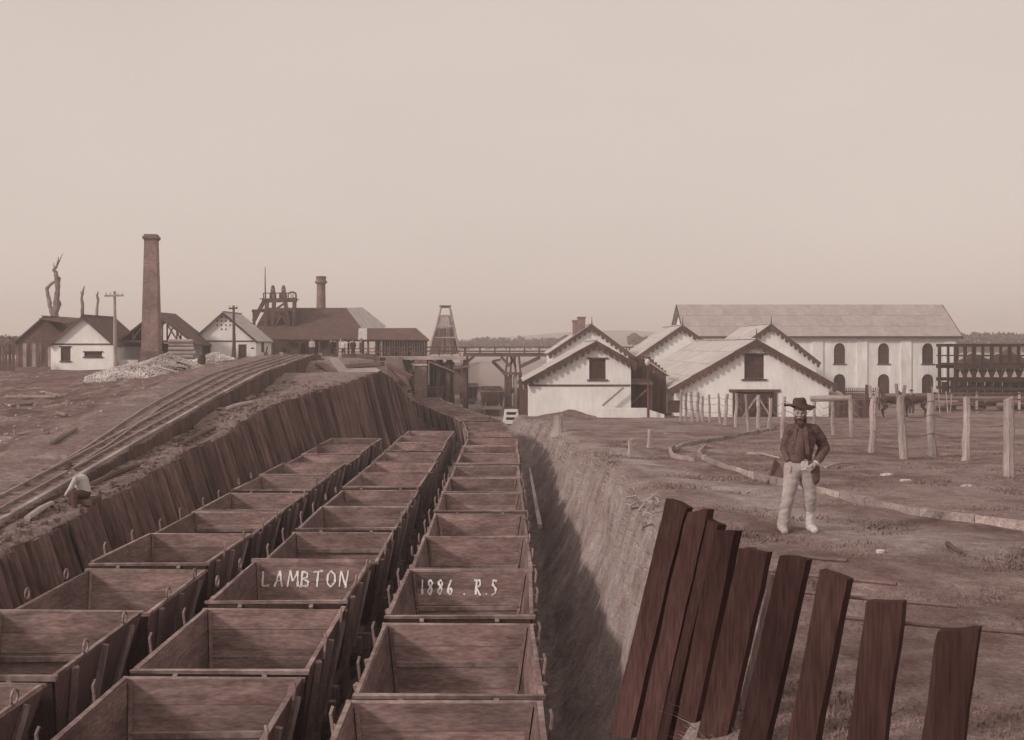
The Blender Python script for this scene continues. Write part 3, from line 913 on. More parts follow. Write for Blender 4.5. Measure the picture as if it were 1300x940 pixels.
#   x of the top left and top right, top y, x at picture row 845 left/right, depth
PALS = [(848, 878, 636, 795, 832, 7.2), (876, 905, 646, 828, 866, 7.05), (897, 920, 660, 846, 884, 7.0), (912, 940, 672, 876, 907, 6.75), (940, 981, 697, 906, 950, 6.45), (991, 1031, 705, 961, 1000, 6.1),
        (1043, 1083, 727, 1020, 1062, 5.75), (1101, 1153, 762, 1089, 1143, 5.35), (1190, 1248, 796, 1182, 1243, 5.0)]
for k, (xl, xr, yt, bl, br, Y) in enumerate(PALS):
    dirx = ((bl + br) - (xl + xr)) / 2 / (845 - yt)
    tl, tr = at(xl, yt, Y + .05), at(xr, yt + 4, Y - .05)
    zb = -2.55
    d = Vector((dirx + .0, .02, -1))
    bl_, br_ = tl + d * (tl.z - zb) * 1.0, tr + d * (tr.z - zb) * 1.0
    n = (tr - tl).cross(bl_ - tl).normalized() * .05
    if n.y > 0: n = -n
    mb = MB()
    rows, cols_ = 9, 4
    rp_ = random.Random(k * 7 + 1)
    ph_ = rp_.uniform(0, 9)
    edge_l = [rp_.uniform(.004, .012) for _ in range(rows)]; edge_r = [rp_.uniform(-.016, -.008) for _ in range(rows)]
    tj_ = rp_.uniform(-.012, .012)
    topj = [rp_.uniform(-.006, .006) + tj_ * (q - 2) for q in range(cols_ + 1)]
    for i in range(rows):
        t = (i / (rows - 1)) ** 1.3
        a, b = tl.lerp(bl_, t), tr.lerp(br_, t)
        for side in (1, -.9):
            for q in range(cols_ + 1):
                p = a.lerp(b, q / cols_) + n * side
                if q == 0: p = p + (b - a).normalized() * edge_l[i]
                if q == cols_: p = p + (b - a).normalized() * edge_r[i]
                p = p + n * .12 * noise.noise(Vector((q * 1.7, i * .35, ph_)))
                if i == 0: p.z += topj[q]
                mb.v.append(tuple(p))
    st_ = 2 * (cols_ + 1)
    for i in range(rows - 1):
        for q in range(cols_):
            o_ = i * st_ + q
            mb.f.append((o_, o_ + 1, o_ + st_ + 1, o_ + st_))
            o_ += cols_ + 1
            mb.f.append((o_ + st_, o_ + st_ + 1, o_ + 1, o_))
        for q in (0, cols_):
            o_ = i * st_ + q
            F_ = (o_, o_ + st_, o_ + st_ + cols_ + 1, o_ + cols_ + 1)
            mb.f.append(F_ if q == 0 else F_[::-1])
    for i in (0, rows - 1):
        for q in range(cols_):
            o_ = i * st_ + q
            mb.f.append((o_, o_ + cols_ + 1, o_ + cols_ + 2, o_ + 1))
    c = (tl + tr) / 2
    off = wloc(pal)
    me = mb.mesh('paling', SLAB, c)
    link('paling', me, pal, c - off)
for (x0, y0, Y0, x1, y1, Y1) in ((1020, 707, 6.5, 1076, 712, 6.3), (965, 723, 6.75, 1138, 742, 6.2), (1000, 750, 6.5, 1215, 770, 6.0), (1060, 783, 6.15, 1300, 804, 5.75), (870, 690, 7.2, 960, 697, 6.9)):
    mb = MB(); mb.tube([at(x0, y0, Y0), at((x0 + x1) / 2, (y0 + y1) / 2 + 1, (Y0 + Y1) / 2), at(x1, y1, Y1)], .012, 6)
    mb.build('rod', WIRE, pal)
# pale split posts half seen between the palings
mb = MB(); mb.bar(at(975, 730, 6.95), at(935, 900, 6.75), .09, .1, jit=.015); mb.build('back_post', BARK, pal)

# ---------------------------------------------------------------- post fence across the right field
pf = thing('post_fence', (9, 40, -3.6), 'weathered split post fence with sagging wires across the right field', 'fence')
POSTS = [(70, 355, 452), (88, 360, 458), (106, 363, 460), (130, 363, 462), (146, 375, 465), (170, 372, 470), (203, 368, 472), (234, 370, 480), (270, 368, 487), (303, 373, 508),
         (347, 375, 492), (390, 385, 500), (440, 378, 530), (550, 380, 480), (612, 395, 518), (678, 375, 525), (760, 375, 580), (856, 372, 602), (966, 370, 592), (1098, 380, 607), (1248, 385, 662)]
pw_ = []
rnd = random.Random(3)
for k, (cx, ct, cb) in enumerate(POSTS):
    x, yt, yb = 840 + cx / 2.826, 370 + ct / 2.826, 370 + cb / 2.826
    Y = min(2520 / (yb - 496.5), 62) if yb > 500 else 62
    for _ in range(20):                      # find the depth where the ground shows at this row
        X = (x - 644) * Y / F
        Y = max(14, min(64, -gz(X, Y) * F / (yb - 440)))
    top, bot = at(x, yt, Y), at(x, yb, Y)
    H = top.z - bot.z
    r = max(.065, (.085 if k < 15 else .112) * rnd.uniform(.8, 1.15))
    lean = rnd.uniform(-.07, .07)
    mb = MB()
    pts, rr = [], []
    for i in range(6):
        t = i / 5
        pts.append((lean * H * (1 - t) * -1 + rnd.uniform(-.026, .026), rnd.uniform(-.02, .02), -.25 + (H + .25) * t))
        rr.append(r * (1.15 - .28 * t) * rnd.uniform(.86, 1.1))
    mb.tube(pts, rr, 7)
    mb.v = [(a * (1 + .12 * noise.noise(Vector((a * 30, c * 3, k)))) , b, c + (a * rnd.uniform(-.8, .8) if c > H - .03 else 0)) for a, b, c in mb.v]
    if k in (17, 16):        # split head
        mb.bar((-.08, 0, H - .05), (-.11, 0, H + .3), .06, .1); mb.bar((.08, 0, H - .05), (.12, 0, H + .26), .06, .1)
    me = mb.mesh('post', PALE)
    base = Vector((bot.x, Y, bot.z))
    link('post', me, pf, base - wloc(pf))
    pw_.append((base, H))
for lv in (.38, .68, .9):
    mb = MB()
    for (a, ha), (b, hb) in zip(pw_, pw_[1:]):
        if abs(b.y - a.y) > 26: continue
        p, q = a + Vector((0, -.1, ha * lv)), b + Vector((0, -.1, hb * lv))
        m_ = (p + q) / 2 + Vector((0, 0, -.04 - .02 * (p - q).length))
        mb.tube([p, p.lerp(m_, .55) - Vector((0, 0, .015)), m_, m_.lerp(q, .45) - Vector((0, 0, .015)), q], .011, 4, cap=False)
    mb.build('wire', WIRE, pf)
# horizontal log on two posts behind the man
lg = MB(); lg.tube([at(1029, 506.5, 33), at(1050, 506, 33), at(1077, 506, 33)], [.085, .095, .08], 8)
lg.build('top_rail_log', PALEX, pf)
# ---------------------------------------------------------------- white gable buildings on the right
def gable_house(name, label, cat, xl, xr, xa, za, zl, zr, zb, Y, D, openings=(), wallm=WHITE, roofm=IRON, over=.55, eo=.35, teeth=0.0, tsize=.2, bw=.22,
                sheet=None, band=None, wins=(), finial=True, group=None, side_op=False, rooft=.09, bm=None):
    """gable facing the camera: left/right wall x, apex x, apex z, eave z left/right, base z, front at depth Y, length D"""
    bm = bm or TRIM
    root = thing(name, ((xl + xr) / 2, Y + D / 2, zb), label, cat, group)
    top = [(xl, zl), (xa, za), (xr, zr)]
    mb = MB()
    wall_face(mb, xl, xr, zb - .6, top, Y, openings)
    for x, z in ((xl, zl), (xr, zr)): mb.quad((x, Y, zb - .6), (x, Y + D, zb - .6), (x, Y + D, z), (x, Y, z))
    for a, b in zip(top, top[1:]): mb.quad((a[0], Y + D, zb - .6), (b[0], Y + D, zb - .6), (b[0], Y + D, b[1]), (a[0], Y + D, a[1]))
    mb.build('wall', wallm, root)
    # roof planes with overhang
    def out(x0, z0, x1, z1, e):
        L = math.hypot(x1 - x0, z1 - z0); return (x0 + (x0 - x1) / L * e, z0 + (z0 - z1) / L * e)
    el, er = out(xl, zl, xa, za, eo), out(xr, zr, xa, za, eo)
    u = .06
    y0, y1 = Y - over, Y + D + .2
    roof_plane(root, 'roof', (el[0], y1, el[1] + u), (el[0], y0, el[1] + u), (xa, y0, za + u), (xa, y1, za + u), roofm, rooft, sheet)
    roof_plane(root, 'roof', (er[0], y0, er[1] + u), (er[0], y1, er[1] + u), (xa + .001, y1, za + u), (xa + .001, y0, za + u), roofm, rooft, sheet)
    mb = MB(); mb.bar((xa, y0 - .02, za + u + .05), (xa, y1, za + u + .05), .26, .07); mb.build('ridge_cap', roofm, root)
    yb = y0 - .035
    for e in (el, er):
        bargeboard(root, (e[0], e[1] + u - .14), (xa, za + u - .14), yb, bm, bw, teeth, tsize)
    if finial:
        mb = MB(); mb.tube([(xa, yb, za - .5), (xa, yb, za + .25), (xa, yb, za + .8)], [.06, .05, .02], 6); mb.build('finial', bm, root)
    if band:
        mb = MB(); mb.span((xl + .05, Y - .05, band - .06), (xr - .05, Y + .01, band + .06)); mb.build('string_course', bm, root)
    for (o, c, r, sill, lint) in wins: window(root, o, Y, c, r, bm, GLASS, sill=sill, lintel=lint)
    return root
def px(x, Y): return (x - 644.0) * Y / F
def pz(y, Y): return -(y - 440.0) * Y / F

YA = 75.0
wA = (px(748, YA), px(769, YA), pz(482, YA), pz(456, YA))
hA = gable_house('gable_house', 'white gabled house with scalloped bargeboards, nearest the yard, single upper window', 'house', px(671, YA), px(801, YA), px(757, YA), pz(434, YA), pz(482, YA), pz(459, YA), -4.85, YA, 9.5,
                 [wA], over=.32, eo=.45, teeth=.42, tsize=.3, bw=.26, sheet=(1.2, 3), band=pz(489.5, YA), wins=[(wA, 1, 2, .15, .15)], finial=False)
YD = 75.5
wD = (px(945, YD), px(970, YD), pz(481.5, YD), pz(450.5, YD))
dD = (px(932, YD), px(984, YD), -4.9, pz(497.5, YD))
hD = gable_house('gable_shed', 'broad white gabled building with scalloped bargeboards and wide dark doorway', 'building', px(858, YD), px(1052, YD), px(959, YD), pz(432, YD), pz(490, YD), pz(485, YD), -4.9, YD, 24.0,
                 [wD, dD], over=.32, eo=.55, teeth=.42, tsize=.3, bw=.26, sheet=(1.0, 4), wins=[(wD, 2, 2, .2, .2)], finial=True)
# door frame, plank leaves with diagonal braces
mb = MB()
mb.span((dD[0] - .35, YD - .09, dD[3] - .02), (dD[1] + .35, YD + .05, dD[3] + .16)); mb.build('door_lintel', TRIM, hD)
for x in (dD[0], dD[1]):
    mb = MB(); mb.span((x - .11, YD - .08, -5.1), (x + .11, YD + .04, dD[3] - .025)); mb.build('door_post', TRIM, hD)
leaf = MB(); leaf.quad((dD[0], YD + .16, -5.2), (dD[1], YD + .16, -5.2), (dD[1], YD + .16, dD[3]), (dD[0], YD + .16, dD[3]))
lf = leaf.build('door', DARK, hD)
n = 10
for i in range(n):
    a, b = lerp(dD[0], dD[1], i / n) + .015, lerp(dD[0], dD[1], (i + 1) / n) - .015
    mb = MB(); mb.span((a, YD + .11, -5.1), (b, YD + .15 + j(.008), dD[3] - .12)); mb.build('plank', DARK, lf)
mb = MB()
for z in (-4.7, -3.9, -3.3): mb.span((dD[0] + .12, YD + .07, z - .06), (dD[1] - .12, YD + .108, z + .06))
mb.build('ledge', DARKX, lf)
mb = MB(); mb.bar((dD[0] + .5, YD - .2, -4.9), (px(959, YD), YD - .2, -3.5), .1, .1); mb.bar((dD[1] - .3, YD - .2, -4.9), (px(962, YD), YD - .2, -3.5), .1, .1); mb.build('brace', PALE, hD)

# three parallel gables behind
YB = 102.0
for (xa_, ya_, xl_, yl_, xr_, yr_, lab) in (
        (751, 413, 700, 447, 803, 452, 'smaller white gable behind the nearest house, brick chimneys at its left slope'),
        (866, 414, 806, 455, 928, 458, 'white gable with pale roof between the two front gables, further back'),
        (978, 412.5, 918, 456, 1036, 458, 'white gable behind the broad building, against the long workshop')):
    r = gable_house('rear_gable', lab, 'building', px(xl_, YB), px(xr_, YB), px(xa_, YB), pz(ya_, YB), pz(yl_, YB), pz(yr_, YB), -4.9, YB, 12.3, over=.3, eo=.4, teeth=.5, tsize=.32, bw=.3, sheet=(1.3, 3),
                    group='row of three white gables')
    if xa_ == 751:
        for (a, b, yt, dy) in ((728.5, 735.5, 406, .2), (734.5, 744, 402, -.3)):
            mb = MB()
            mb.span((px(a, YB), YB + 1.2 + dy, -.6), (px(b, YB), YB + 2.0 + dy, pz(yt, YB) - .16))
            mb.span((px(a, YB) - .05, YB + 1.15 + dy, pz(yt, YB) - .16), (px(b, YB) + .05, YB + 2.05 + dy, pz(yt, YB)))
            mb.build('chimney', BRICK, r)

# dark lean-to passage between the two front gables
YL = 77.0
pas = thing('lean_to', (px(823, YL), YL, -4.85), 'dark timber lean-to passage between the two front white gables', 'lean-to')
n = 12
xa_, xb_ = px(799, YL), px(846, YL)
for i in range(n):
    a, b = lerp(xa_, xb_, i / n), lerp(xa_, xb_, (i + 1) / n)
    zt = lerp(pz(453, YL), pz(474, YL), max(0, (i - 6) / 6))
    mb = MB(); mb.span((a + .012, YL + j(.01), -5.1), (b - .012, YL + .06, zt)); mb.build('plank', DARK, pas)
mb = MB(); mb.span((xa_, YL + .08, -5.1), (px(828, YL), YL + .2, pz(456, YL))); mb.span((px(828, YL) + .002, YL + .08, -5.1), (xb_, YL + .2, pz(474, YL))); mb.build('back_wall', DARK, pas)
mb = MB(); mb.slab((xa_ - 1.0, YL - 1.6, pz(485, YL)), (px(826, YL), YL - 1.6, pz(487, YL)), (px(826, YL), YL - .02, pz(480, YL)), (xa_ - 1.0, YL - .02, pz(480, YL)), .07); mb.build('awning', DARKX, pas)
mb = MB(); mb.slab((px(818, YL), YL - .5, pz(455, YL)), (px(850, YL), YL - .5, pz(477, YL)), (px(850, YL), YL + 4, pz(477, YL)), (px(818, YL), YL + 4, pz(455, YL)), .08); mb.build('roof', IRON, pas)
mb = MB(); mb.bar((px(789, YL), YL - 1.5, pz(490, YL)), (px(789, YL), YL - 1.5, -4.95), .12, .12); mb.bar((px(823, YL), YL - 1.5, pz(488, YL)), (px(823, YL), YL - 1.5, -4.95), .13, .13); mb.build('post', TRIM, pas)
mb = MB(); mb.bar((px(792, YL), YL - 1.55, pz(517, YL)), (px(817, YL), YL - 1.55, pz(494, YL)), .1, .1); mb.build('brace', DARKX, pas)
mb = MB(); mb.bar((px(761, YL), YA - .5, pz(515, YA)), (px(787, YL), YA - .5, pz(492, YA)), .13, .13); mb.build('leaning_pole', PALEX, pas)
# white plinth and ramp beside it
pb_ = MB(); pb_.span((px(757, 74), 73.4, -5.0), (px(820, 74), 74.0, pz(518, 74))); pb_.hexa([(px(820, 74) + .005, 73.5, -5.1), (px(842, 74), 73.5, -5.1), (px(842, 74), 74, -5.1), (px(820, 74) + .005, 74, -5.1),
    (px(820, 74) + .005, 73.5, pz(519, 74)), (px(842, 74), 73.5, pz(526, 74)), (px(842, 74), 74, pz(526, 74)), (px(820, 74) + .005, 74, pz(519, 74))])
pb_.solo('plinth_wall', STUCCO, 'low pale masonry plinth before the dark lean-to', 'wall')
bx = MB(); bx.box((px(856, 74), 74.2, pz(517, 74)), (.75, .6, .75)); bx.box((px(856, 74), 74.2, pz(509.5, 74)), (.85, .7, .06)); bx.solo('tool_box', DARK, 'small dark box against the corner of the broad white building', 'box')
# lamp post with pale globe
lp = thing('lamp_post', (px(823, 73), 73, -4.8), 'dark lamp post with a pale globe before the lean-to', 'lamp post')
mb = MB(); mb.tube([(px(823, 73), 73, -4.95), (px(823, 73), 73, pz(466, 73))], [.09, .06], 8); mb.build('post', TRIM, lp)
mb = MB(); mb.lathe([(.06, -.25), (.14, -.16), (.19, 0), (.14, .16), (.05, .22)], 12, (px(822, 73), 73, pz(460, 73))); mb.build('globe', STONE, lp, smooth=True)

# ---------------------------------------------------------------- long two-storey workshop
YW = 115.0
X0, X1 = px(873, YW), px(1215, YW)
ZE, ZR, ZBW, DW = pz(428, YW), pz(390, 120), -4.95, 10.0
ws = thing('workshop_building', ((X0 + X1) / 2, YW + 5, ZBW), 'long two storey pale workshop with arched windows and iron roof', 'building')
bays = [px(1178 - 56 * k, YW) for k in range(6)]
ops = []
for c in bays:
    ops.append((c - .6, c + .6, pz(462, YW), pz(443, YW), .58))
    ops.append((c - .62, c + .62, pz(506, YW), pz(482.5, YW), .6))
mb = MB()
wall_face(mb, X0, X1, ZBW - .6, [(X0, ZE), (X1, ZE)], YW, ops, .22)
for x in (X0, X1):
    mb.quad((x, YW, ZBW - .6), (x, YW + DW, ZBW - .6), (x, YW + DW, ZE), (x, YW, ZE))
    mb.add([(x, YW, ZE), (x, YW + DW, ZE), (x, YW + DW / 2, ZR)], [(0, 1, 2)])
mb.quad((X0, YW + DW, ZBW - .6), (X1, YW + DW, ZBW - .6), (X1, YW + DW, ZE), (X0, YW + DW, ZE))
mb.build('wall', STUCCO, ws)
for c in [bays[0] + 2.3] + [b - 2.3 for b in bays]:
    a, b = c - .55, min(c + .55, X1 + .06)
    mb = MB(); mb.span((a, YW - .12, ZBW - .5), (b, YW + .02, ZE - .35)); mb.build('pilaster', STUCCO, ws)
mb = MB(); mb.span((X0 - .1, YW - .14, ZE - .352), (X1 + .1, YW + .02, ZE - .05)); mb.build('frieze', STUCCO, ws)
for o in ops:
    window(ws, o, YW, 4, 6, TRIM, GLASS, depth=.2, fw=.06, sill=.12)
    cx, r = (o[0] + o[1]) / 2, .72
mb = MB(); mb.bar((X0 - .4, YW - .5, ZE - .02), (X1 + .4, YW - .5, ZE - .02), .14, .2); mb.build('gutter', TRIM, ws)
sl = (ZR - ZE) / (DW / 2)
roof_plane(ws, 'roof', (X0 - .4, YW - .45, ZE - .45 * sl + .25), (X1 + .4, YW - .45, ZE - .45 * sl + .25), (X1 + .4, YW + DW / 2, ZR + .25), (X0 - .4, YW + DW / 2, ZR + .25), IRON2, .1, (.95, 3))
roof_plane(ws, 'roof', (X1 + .4, YW + DW + .45, ZE - .45 * sl + .25), (X0 - .4, YW + DW + .45, ZE - .45 * sl + .25), (X0 - .4, YW + DW / 2 + .002, ZR + .25), (X1 + .4, YW + DW / 2 + .002, ZR + .25), IRON, .1)
for x in (X0 - .42, X1 + .42):
    for (ya, yb) in ((YW - .5, YW + DW / 2), (YW + DW + .5, YW + DW / 2)):
        mb = MB(); mb.bar((x, ya, ZE - .45 * sl + .13), (x, yb, ZR + .16), .06, .26); mb.build('bargeboard', TRIM, ws)
# ---------------------------------------------------------------- dark timber coal staithe at the far right
YS = 108.0
st = thing('coal_staithe', (px(1290, YS), YS, -5), 'dark two level timber staithe with arched bracing at the right edge', 'staithe')
x = 1213.0
posts = []
k = 0
while x < 1420:
    for yy in (YS, YS + 4):
        mb = MB(); mb.bar((px(x, YS), yy, -5.2), (px(x, YS), yy, pz(438, YS)), .26 if k % 2 == 0 else .16, .26); mb.build('post', SLAB, st)
    posts.append(px(x, YS)); x += 11.5; k += 1
for (y0, h, w, nm) in ((438.5, .3, .3, 'top_beam'), (452, .12, .12, 'hand_rail'), (466, .4, .4, 'deck_beam'), (483, .34, .34, 'lower_beam'), (494, .3, .3, 'lower_beam')):
    for yy in (YS - .2, YS + 4.2):
        mb = MB(); mb.bar((posts[0] - .2, yy, pz(y0, YS)), (posts[-1] + .2, yy, pz(y0, YS)), w, h); mb.build(nm, SLAB, st)
mb = MB(); mb.span((posts[0], YS + .05, pz(464, YS)), (posts[-1], YS + 3.9, pz(461.5, YS))); mb.build('deck', SLAB, st)
for a, b in zip(posts, posts[1:]):
    mb = MB(); c = (a + b) / 2
    mb.bar((a, YS - .02, pz(479, YS)), (c - .1, YS - .02, pz(469, YS)), .16, .2); mb.bar((b, YS - .02, pz(479, YS)), (c + .1, YS - .02, pz(469, YS)), .16, .2)
    mb.build('arch_brace', SLAB, st)
    mb = MB(); mb.span((a + .15, YS + 3.7, -5.2), (b - .15, YS + 3.85, pz(486 + j(2), YS))); mb.build('boarding', SLAB, st)
def heap(name, m, c, rx, ry, h, label, cat, seed, n=26, amp=.25):
    mb = MB()
    rows = 8
    for i in range(rows):
        t = i / (rows - 1)
        for k in range(n):
            a = 2 * math.pi * k / n
            q = Vector((math.cos(a) * (1 - t), math.sin(a) * (1 - t), seed))
            r = (1 - t) * (1 + amp * noise.noise(q * 2.2)) + .001
            mb.v.append((c[0] + rx * r * math.cos(a), c[1] + ry * r * math.sin(a), c[2] + h * (t ** .8) * (1 + amp * noise.noise(q * 3 + Vector((5, 5, 5)))) - .15 * (1 - t)))
    for i in range(rows - 1):
        for k in range(n): mb.f.append((i * n + k, i * n + (k + 1) % n, (i + 1) * n + (k + 1) % n, (i + 1) * n + k))
    mb.f.append(tuple((rows - 1) * n + k for k in range(n)))
    return mb.solo(name, m, label, cat, smooth=False)
heap('coal_heap', COALM, (px(1248, YS), YS + 2, pz(463, YS)), 2.4, 1.6, 1.1, 'dark heap of coal on the staithe deck', 'coal heap', 4)
heap('coal_heap', COALM, (px(1290, YS), YS + 2, pz(463, YS)), 2.4, 1.6, 1.5, 'second heap of coal on the staithe deck, at the right edge', 'coal heap', 9)

# picket fence and rail fence before the workshop
pk = thing('picket_fence', (px(1095, 92), 92, -4.85), 'low dark picket fence before the workshop windows', 'fence')
pm_ = MB(); pm_.hexa([(-.04, -.012, 0), (.04, -.012, 0), (.04, .012, 0), (-.04, .012, 0), (-.035, -.012, 1.35), (.035, -.012, 1.35), (.035, .012, 1.35), (-.035, .012, 1.35)])
pmesh = pm_.mesh('picket', TRIM)
x = px(1062, 92)
while x < px(1122, 92):
    link('picket', pmesh, pk, Vector((x, 92, -4.8)) - wloc(pk)); x += .17
for z in (-4.35, -3.75):
    mb = MB(); mb.span((px(1062, 92), 92.02, z - .04), (px(1122, 92), 92.07, z + .04)); mb.build('rail', TRIM, pk)
for x in (1062, 1101, 1122):
    mb = MB(); mb.bar((px(x, 92), 92.1, -5), (px(x, 92), 92.1, -3.2), .2, .2); mb.build('post', TRIM, pk)
rf = thing('rail_fence', (px(1240, 80), 80, -4.85), 'thin dark post and rail fence running right of the horses', 'fence')
for x in range(1186, 1420, 54):
    mb = MB(); mb.bar((px(x, 80), 80, -5), (px(x, 80), 80, pz(498, 80)), .13, .13); mb.build('post', PALE, rf)
for y0 in (499.5, 507, 521):
    mb = MB(); mb.bar((px(1184, 80), 79.95, pz(y0, 80)), (px(1410, 80), 79.95, pz(y0 + .5, 80)), .06, .12); mb.build('rail', DARKX, rf)
for k, x in enumerate((1182, 1190, 1200, 1207)):
    mb = MB(); mb.bar((px(x, 80) + j(.3), 79.6, -4.9), (px(x, 80), 79.85, pz(491 + 3 * k, 80)), .06, .06); mb.build('stick', PALE, rf)

# ---------------------------------------------------------------- left: cottages, sheds, chimney
YC = 95.0
zb = pz(470, YC)
w1 = (px(77, YC), px(89.5, YC), pz(458.5, YC), pz(441, YC)); w2 = (px(107, YC), px(129.5, YC), pz(453, YC), pz(447.5, YC))
c1 = gable_house('cottage', 'white cottage with a narrow slot window, second from the left edge', 'cottage', px(64.5, YC), px(146, YC), px(106, YC), pz(401.5, YC), pz(437, YC), pz(437, YC), zb, YC, 7.5, [w1, w2], roofm=SHINGLE,
                 over=.3, eo=.3, bw=.16, band=pz(437.2, YC), wins=[(w1, 1, 5, .08, .08), (w2, 1, 1, .1, .1)], finial=False)
YE = 102.0
zb2 = pz(461, YE)
w1 = (px(256.5, YE), px(267.5, YE), pz(455, YE), pz(437.5, YE)); w2 = (px(302.5, YE), px(313, YE), pz(455, YE), pz(437.5, YE))
c2 = gable_house('cottage', 'white cottage with a diamond of vent holes in its gable', 'cottage', px(245, YE), px(325, YE), px(284, YE), pz(397, YE), pz(432, YE), pz(432, YE), zb2, YE, 6.5, [w1, w2], roofm=IRON,
                 over=.3, eo=.3, bw=.18, band=pz(433.3, YE), wins=[(w1, 2, 3, .1, 0), (w2, 2, 3, .1, 0)], finial=False, sheet=(1.1, 3))
mb = MB()
for a in range(5):
    for b in range(5):
        if (a + b) % 2 and (a in (0, 4) or b in (0, 4) or True):
            x, z = px(284 + (a - b) * 2.7, YE), pz(410.5 + (a + b - 4) * 2.6, YE)
            mb.add([(x - .1, YE - .004, z), (x, YE - .004, z - .1), (x + .1, YE - .004, z), (x, YE - .004, z + .1), (x - .1, YE - .02, z), (x, YE - .02, z - .1), (x + .1, YE - .02, z), (x, YE - .02, z + .1)],
                   [(7, 6, 5, 4), (0, 1, 5, 4), (1, 2, 6, 5), (2, 3, 7, 6), (3, 0, 4, 7)])
mb.build('gable_vent', TRIM, c2)
mb = MB(); mb.span((px(318.5, YE), YE - .03, pz(443, YE)), (px(322.5, YE), YE + .01, pz(441.5, YE))); mb.build('wall_slot', TRIM, c2)
mb = MB(); X = px(325, YE); mb.span((X - .02, YE + 2.2, zb2), (X + .03, YE + 3.3, zb2 + 1.9)); mb.build('door', DARK, c2)
mb = MB(); mb.bar((X + .06, YE + 3.3, zb2 + .1), (X + .06, YE + 4.6, zb2 + 1.5), .08, .12); mb.build('door_brace', DARKX, c2)

YT = 99.0
zb3 = pz(470, YT)
ts = gable_house('slab_shed', 'brown timber slab shed with shingled gable at the far left', 'shed', px(20.5, YT), px(90, YT), px(55, YT), pz(403, YT), pz(433, YT), pz(433, YT), zb3, YT, 9, wallm=SHINGLE, roofm=SHINGLE,
                 over=.15, eo=.3, bw=.12, finial=False)
x = px(20.5, YT)
rnd = random.Random(5)
while x < px(66, YT):
    w = rnd.uniform(.22, .36)
    mb = MB(); mb.box((x + w / 2, YT - .06 + rnd.uniform(-.02, .02), lerp(zb3, pz(437, YT), .5)), (w - .03, .07, pz(437, YT) - zb3 + rnd.uniform(-.1, .1)), jit=.012); mb.build('wall_slab', PALE if rnd.random() < .45 else WALLPL, ts)
    x += w
mb = MB(); mb.slab((px(55, YT), YT - .9, pz(404.5, YT)), (px(92, YT), YT - .9, pz(411, YT)), (px(92, YT), YT + 3, pz(403, YT)), (px(55, YT), YT + 3, pz(402, YT)), .08); mb.build('hood_roof', SHINGLE, ts)
mb = MB(); mb.tube([(px(93, YT), YT + 2, pz(412, YT)), (px(93, YT), YT + 2, pz(397, YT))], .12, 8); mb.build('stove_pipe', METAL, ts)
lf_ = thing('slab_fence', (px(5, 93), 93, -2.2), 'dark upright slab fence left of the brown shed', 'fence')
x = px(-40, 93)
while x < px(20, 93):
    mb = MB(); w = rnd.uniform(.2, .3); h = rnd.uniform(2.0, 2.5); mb.box((x, 93 + j(.03), -2.3 + h / 2), (w, .06, h), jit=.015); mb.build('slab', WALLPL, lf_); x += .29

# open truss shed behind the chimney
YO = 97.0
op = thing('open_shed', (px(197, YO), YO + 3, pz(468, YO)), 'open timber truss shed behind the tall brick chimney', 'shed')
xl, xr, xa, za, ze = px(151, YO), px(243, YO), px(197, YO), pz(396, YO), pz(433, YO)
roof_plane(op, 'roof', (xl - .5, YO + 6, ze - .35), (xl - .5, YO - .2, ze - .35), (xa, YO - .2, za), (xa, YO + 6, za), SHINGLE, .12)
roof_plane(op, 'roof', (xr + .5, YO - .2, ze - .35), (xr + .5, YO + 6, ze - .35), (xa, YO + 6, za), (xa, YO - .2, za), SHINGLE, .12)
for yy in (YO, YO + 5.5):
    mb = MB()
    mb.bar((xl, yy, ze - .05), (xr, yy, ze - .05), .16, .2); mb.bar((xl, yy, ze), (xa, yy, za - .15), .16, .2); mb.bar((xr, yy, ze), (xa, yy, za - .15), .16, .2)
    for t in (.2, .4, .6, .8):
        x = lerp(xl, xr, t); z = lerp(ze, za - .2, 1 - abs(t - .5) * 2)
        mb.bar((x, yy, ze), (x, yy, z), .11, .12)
        x2 = lerp(xl, xr, t + (.14 if t < .5 else -.14)); z2 = lerp(ze, za - .2, 1 - abs((t + (.14 if t < .5 else -.14)) - .5) * 2)
        mb.bar((x, yy, ze + .1), (x2, yy, z2 - .1), .1, .11)
    mb.build('truss', DARKX, op)
for x in (xl, lerp(xl, xr, .33), xr):
    for yy in (YO, YO + 5.5):
        mb = MB(); mb.bar((x, yy, zb3 - .4), (x, yy, ze - .15), .2, .2); mb.build('post', DARK, op)
mb = MB(); mb.span((xl + .1, YO + 5.6, zb3 - .3), (lerp(xl, xr, .62), YO + 5.75, ze - .2)); mb.build('back_wall', DARK, op)
mb = MB(); mb.span((xl - .12, YO, zb3 - .3), (xl + .02, YO + 5.5, ze - .2)); mb.build('side_wall', DARK, op)
tb = MB(); tb.span((px(152, 96), 95.6, pz(470, 96)), (px(177, 96), 96.2, pz(457, 96))); tb.solo('stone_trough', STONE, 'pale masonry trough left of the chimney foot', 'trough')
for k in range(7):
    mb = MB(); z = pz(463, 96) + .34 * k; mb.tube([(px(212, 96), 96.4 + .1 * (k % 2), z), (px(244, 96) + j(.3), 96.4 + .1 * (k % 2), z + j(.02))], .17, 8)
    mb.solo('stacked_log', PALEX, 'log stacked flat under the open truss shed', 'log', 'logs stacked in the open shed')

